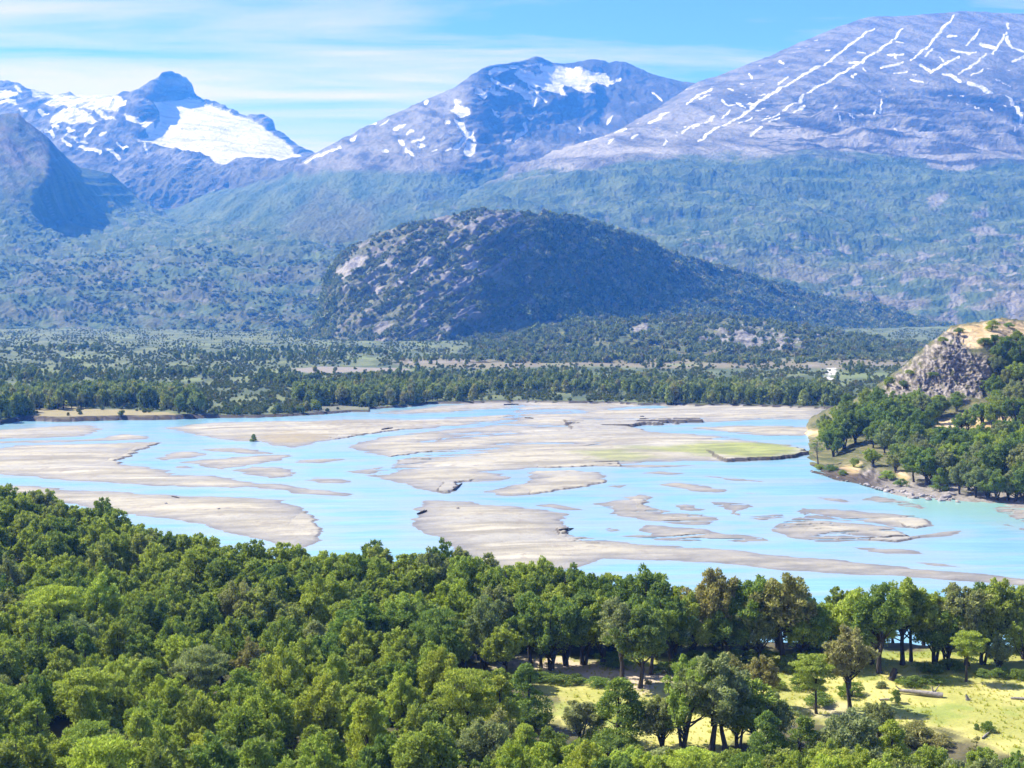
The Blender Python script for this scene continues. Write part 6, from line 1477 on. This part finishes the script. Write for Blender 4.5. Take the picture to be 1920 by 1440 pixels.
named = {46: 'large pale slab boulder under the knoll shore trees', 47: 'pale boulder right of the large slab under the trees', 48: 'pale boulder farthest along the row under the knoll trees', 49: 'pale block on top of the big rock outcrop at the knoll point'}
rest_st = sorted([q for q in stone_obs if q[1] not in named])
TENS = ['', '', 'twenty', 'thirty', 'forty', 'fifty']
ONES = ['', 'first', 'second', 'third', 'fourth', 'fifth', 'sixth', 'seventh', 'eighth', 'ninth']
TEEN = ['tenth', 'eleventh', 'twelfth', 'thirteenth', 'fourteenth', 'fifteenth', 'sixteenth', 'seventeenth', 'eighteenth', 'nineteenth']
def ordinal(k):
    if k < 10: return ONES[k]
    if k < 20: return TEEN[k - 10]
    return TENS[k // 10] + ('-' + ONES[k % 10] if k % 10 else '').replace('-', '-') if k % 10 else {20: 'twentieth', 30: 'thirtieth', 40: 'fortieth', 50: 'fiftieth'}[k]
for k, (px, i, o) in enumerate(rest_st):
    tag(o, f'grey waterline boulder of the knoll shore, {ordinal(k + 1)} counted from the point', 'boulder', 'boulders along the knoll shore')
for px, i, o in stone_obs:
    if i in named: tag(o, named[i], 'boulder', 'boulders along the knoll shore')
for px, py, s, lab in [(877, 936, 0.5, 'dark stone in the water below the central sandbar corner'), (858, 953, 0.45, 'dark stone on the back of the middle sandbar'), (410, 954, 0.4, 'dark stone in the middle of the rounded left sandbar'), (311, 944, 0.4, 'brown stone near the driftwood on the rounded left sandbar')]:
    p = gp(px, py, z=0.2)
    o = bpy.data.objects.new('boulder', STONES[0]); COL.objects.link(o); o.location = p; o.scale = (s * 1.3, s, s * 0.9)
    tag(o, lab, 'boulder')

# ------------------------------------------------------------------ tufts of grass on the open meadow
gc = bpy.data.collections.new('tufts')
for k in range(3):
    rng = np.random.default_rng(900 + k)
    n_ = 26
    th = rng.uniform(0, 6.28, n_); rr = rng.uniform(0, 0.35, n_); tip = rng.uniform(0.3, 1.0, n_)
    b0 = np.stack([np.cos(th) * rr, np.sin(th) * rr, 0 * th], 1); sd = np.stack([-np.sin(th), np.cos(th), 0 * th], 1) * 0.05
    up = b0 * 2.2 + np.stack([0 * th, 0 * th, tip], 1)
    V = np.stack([b0 - sd, b0 + sd, up + sd * 0.2, up - sd * 0.2], 1).reshape(-1, 3)
    gc.objects.link(bpy.data.objects.new('tuft_%d' % k, mesh_from('tuft', V, np.arange(len(V)).reshape(-1, 4), [M_grass], False)))
LIB['tufts'] = (gc, 3)
gq = gpoly(MEADOW, 1.6)
gx_ = rg.uniform(gq[:, 0].min(), gq[:, 0].max(), 7000); gy_ = rg.uniform(gq[:, 1].min(), gq[:, 1].max(), 7000)
k = (sd_poly(gx_, gy_, gq, 5) > 0.3) & (fbm(gx_ / 7, gy_ / 7, 3, 941) > -0.25)
gx_, gy_ = gx_[k], gy_[k]
mass('meadow_grass', 'tufts', np.stack([gx_, gy_, ground_z(gx_, gy_)], 1), rg.uniform(0.12, 0.4, len(gx_)), rg, (0.9, 1.6), 'tufts of dry grass on the meadow')
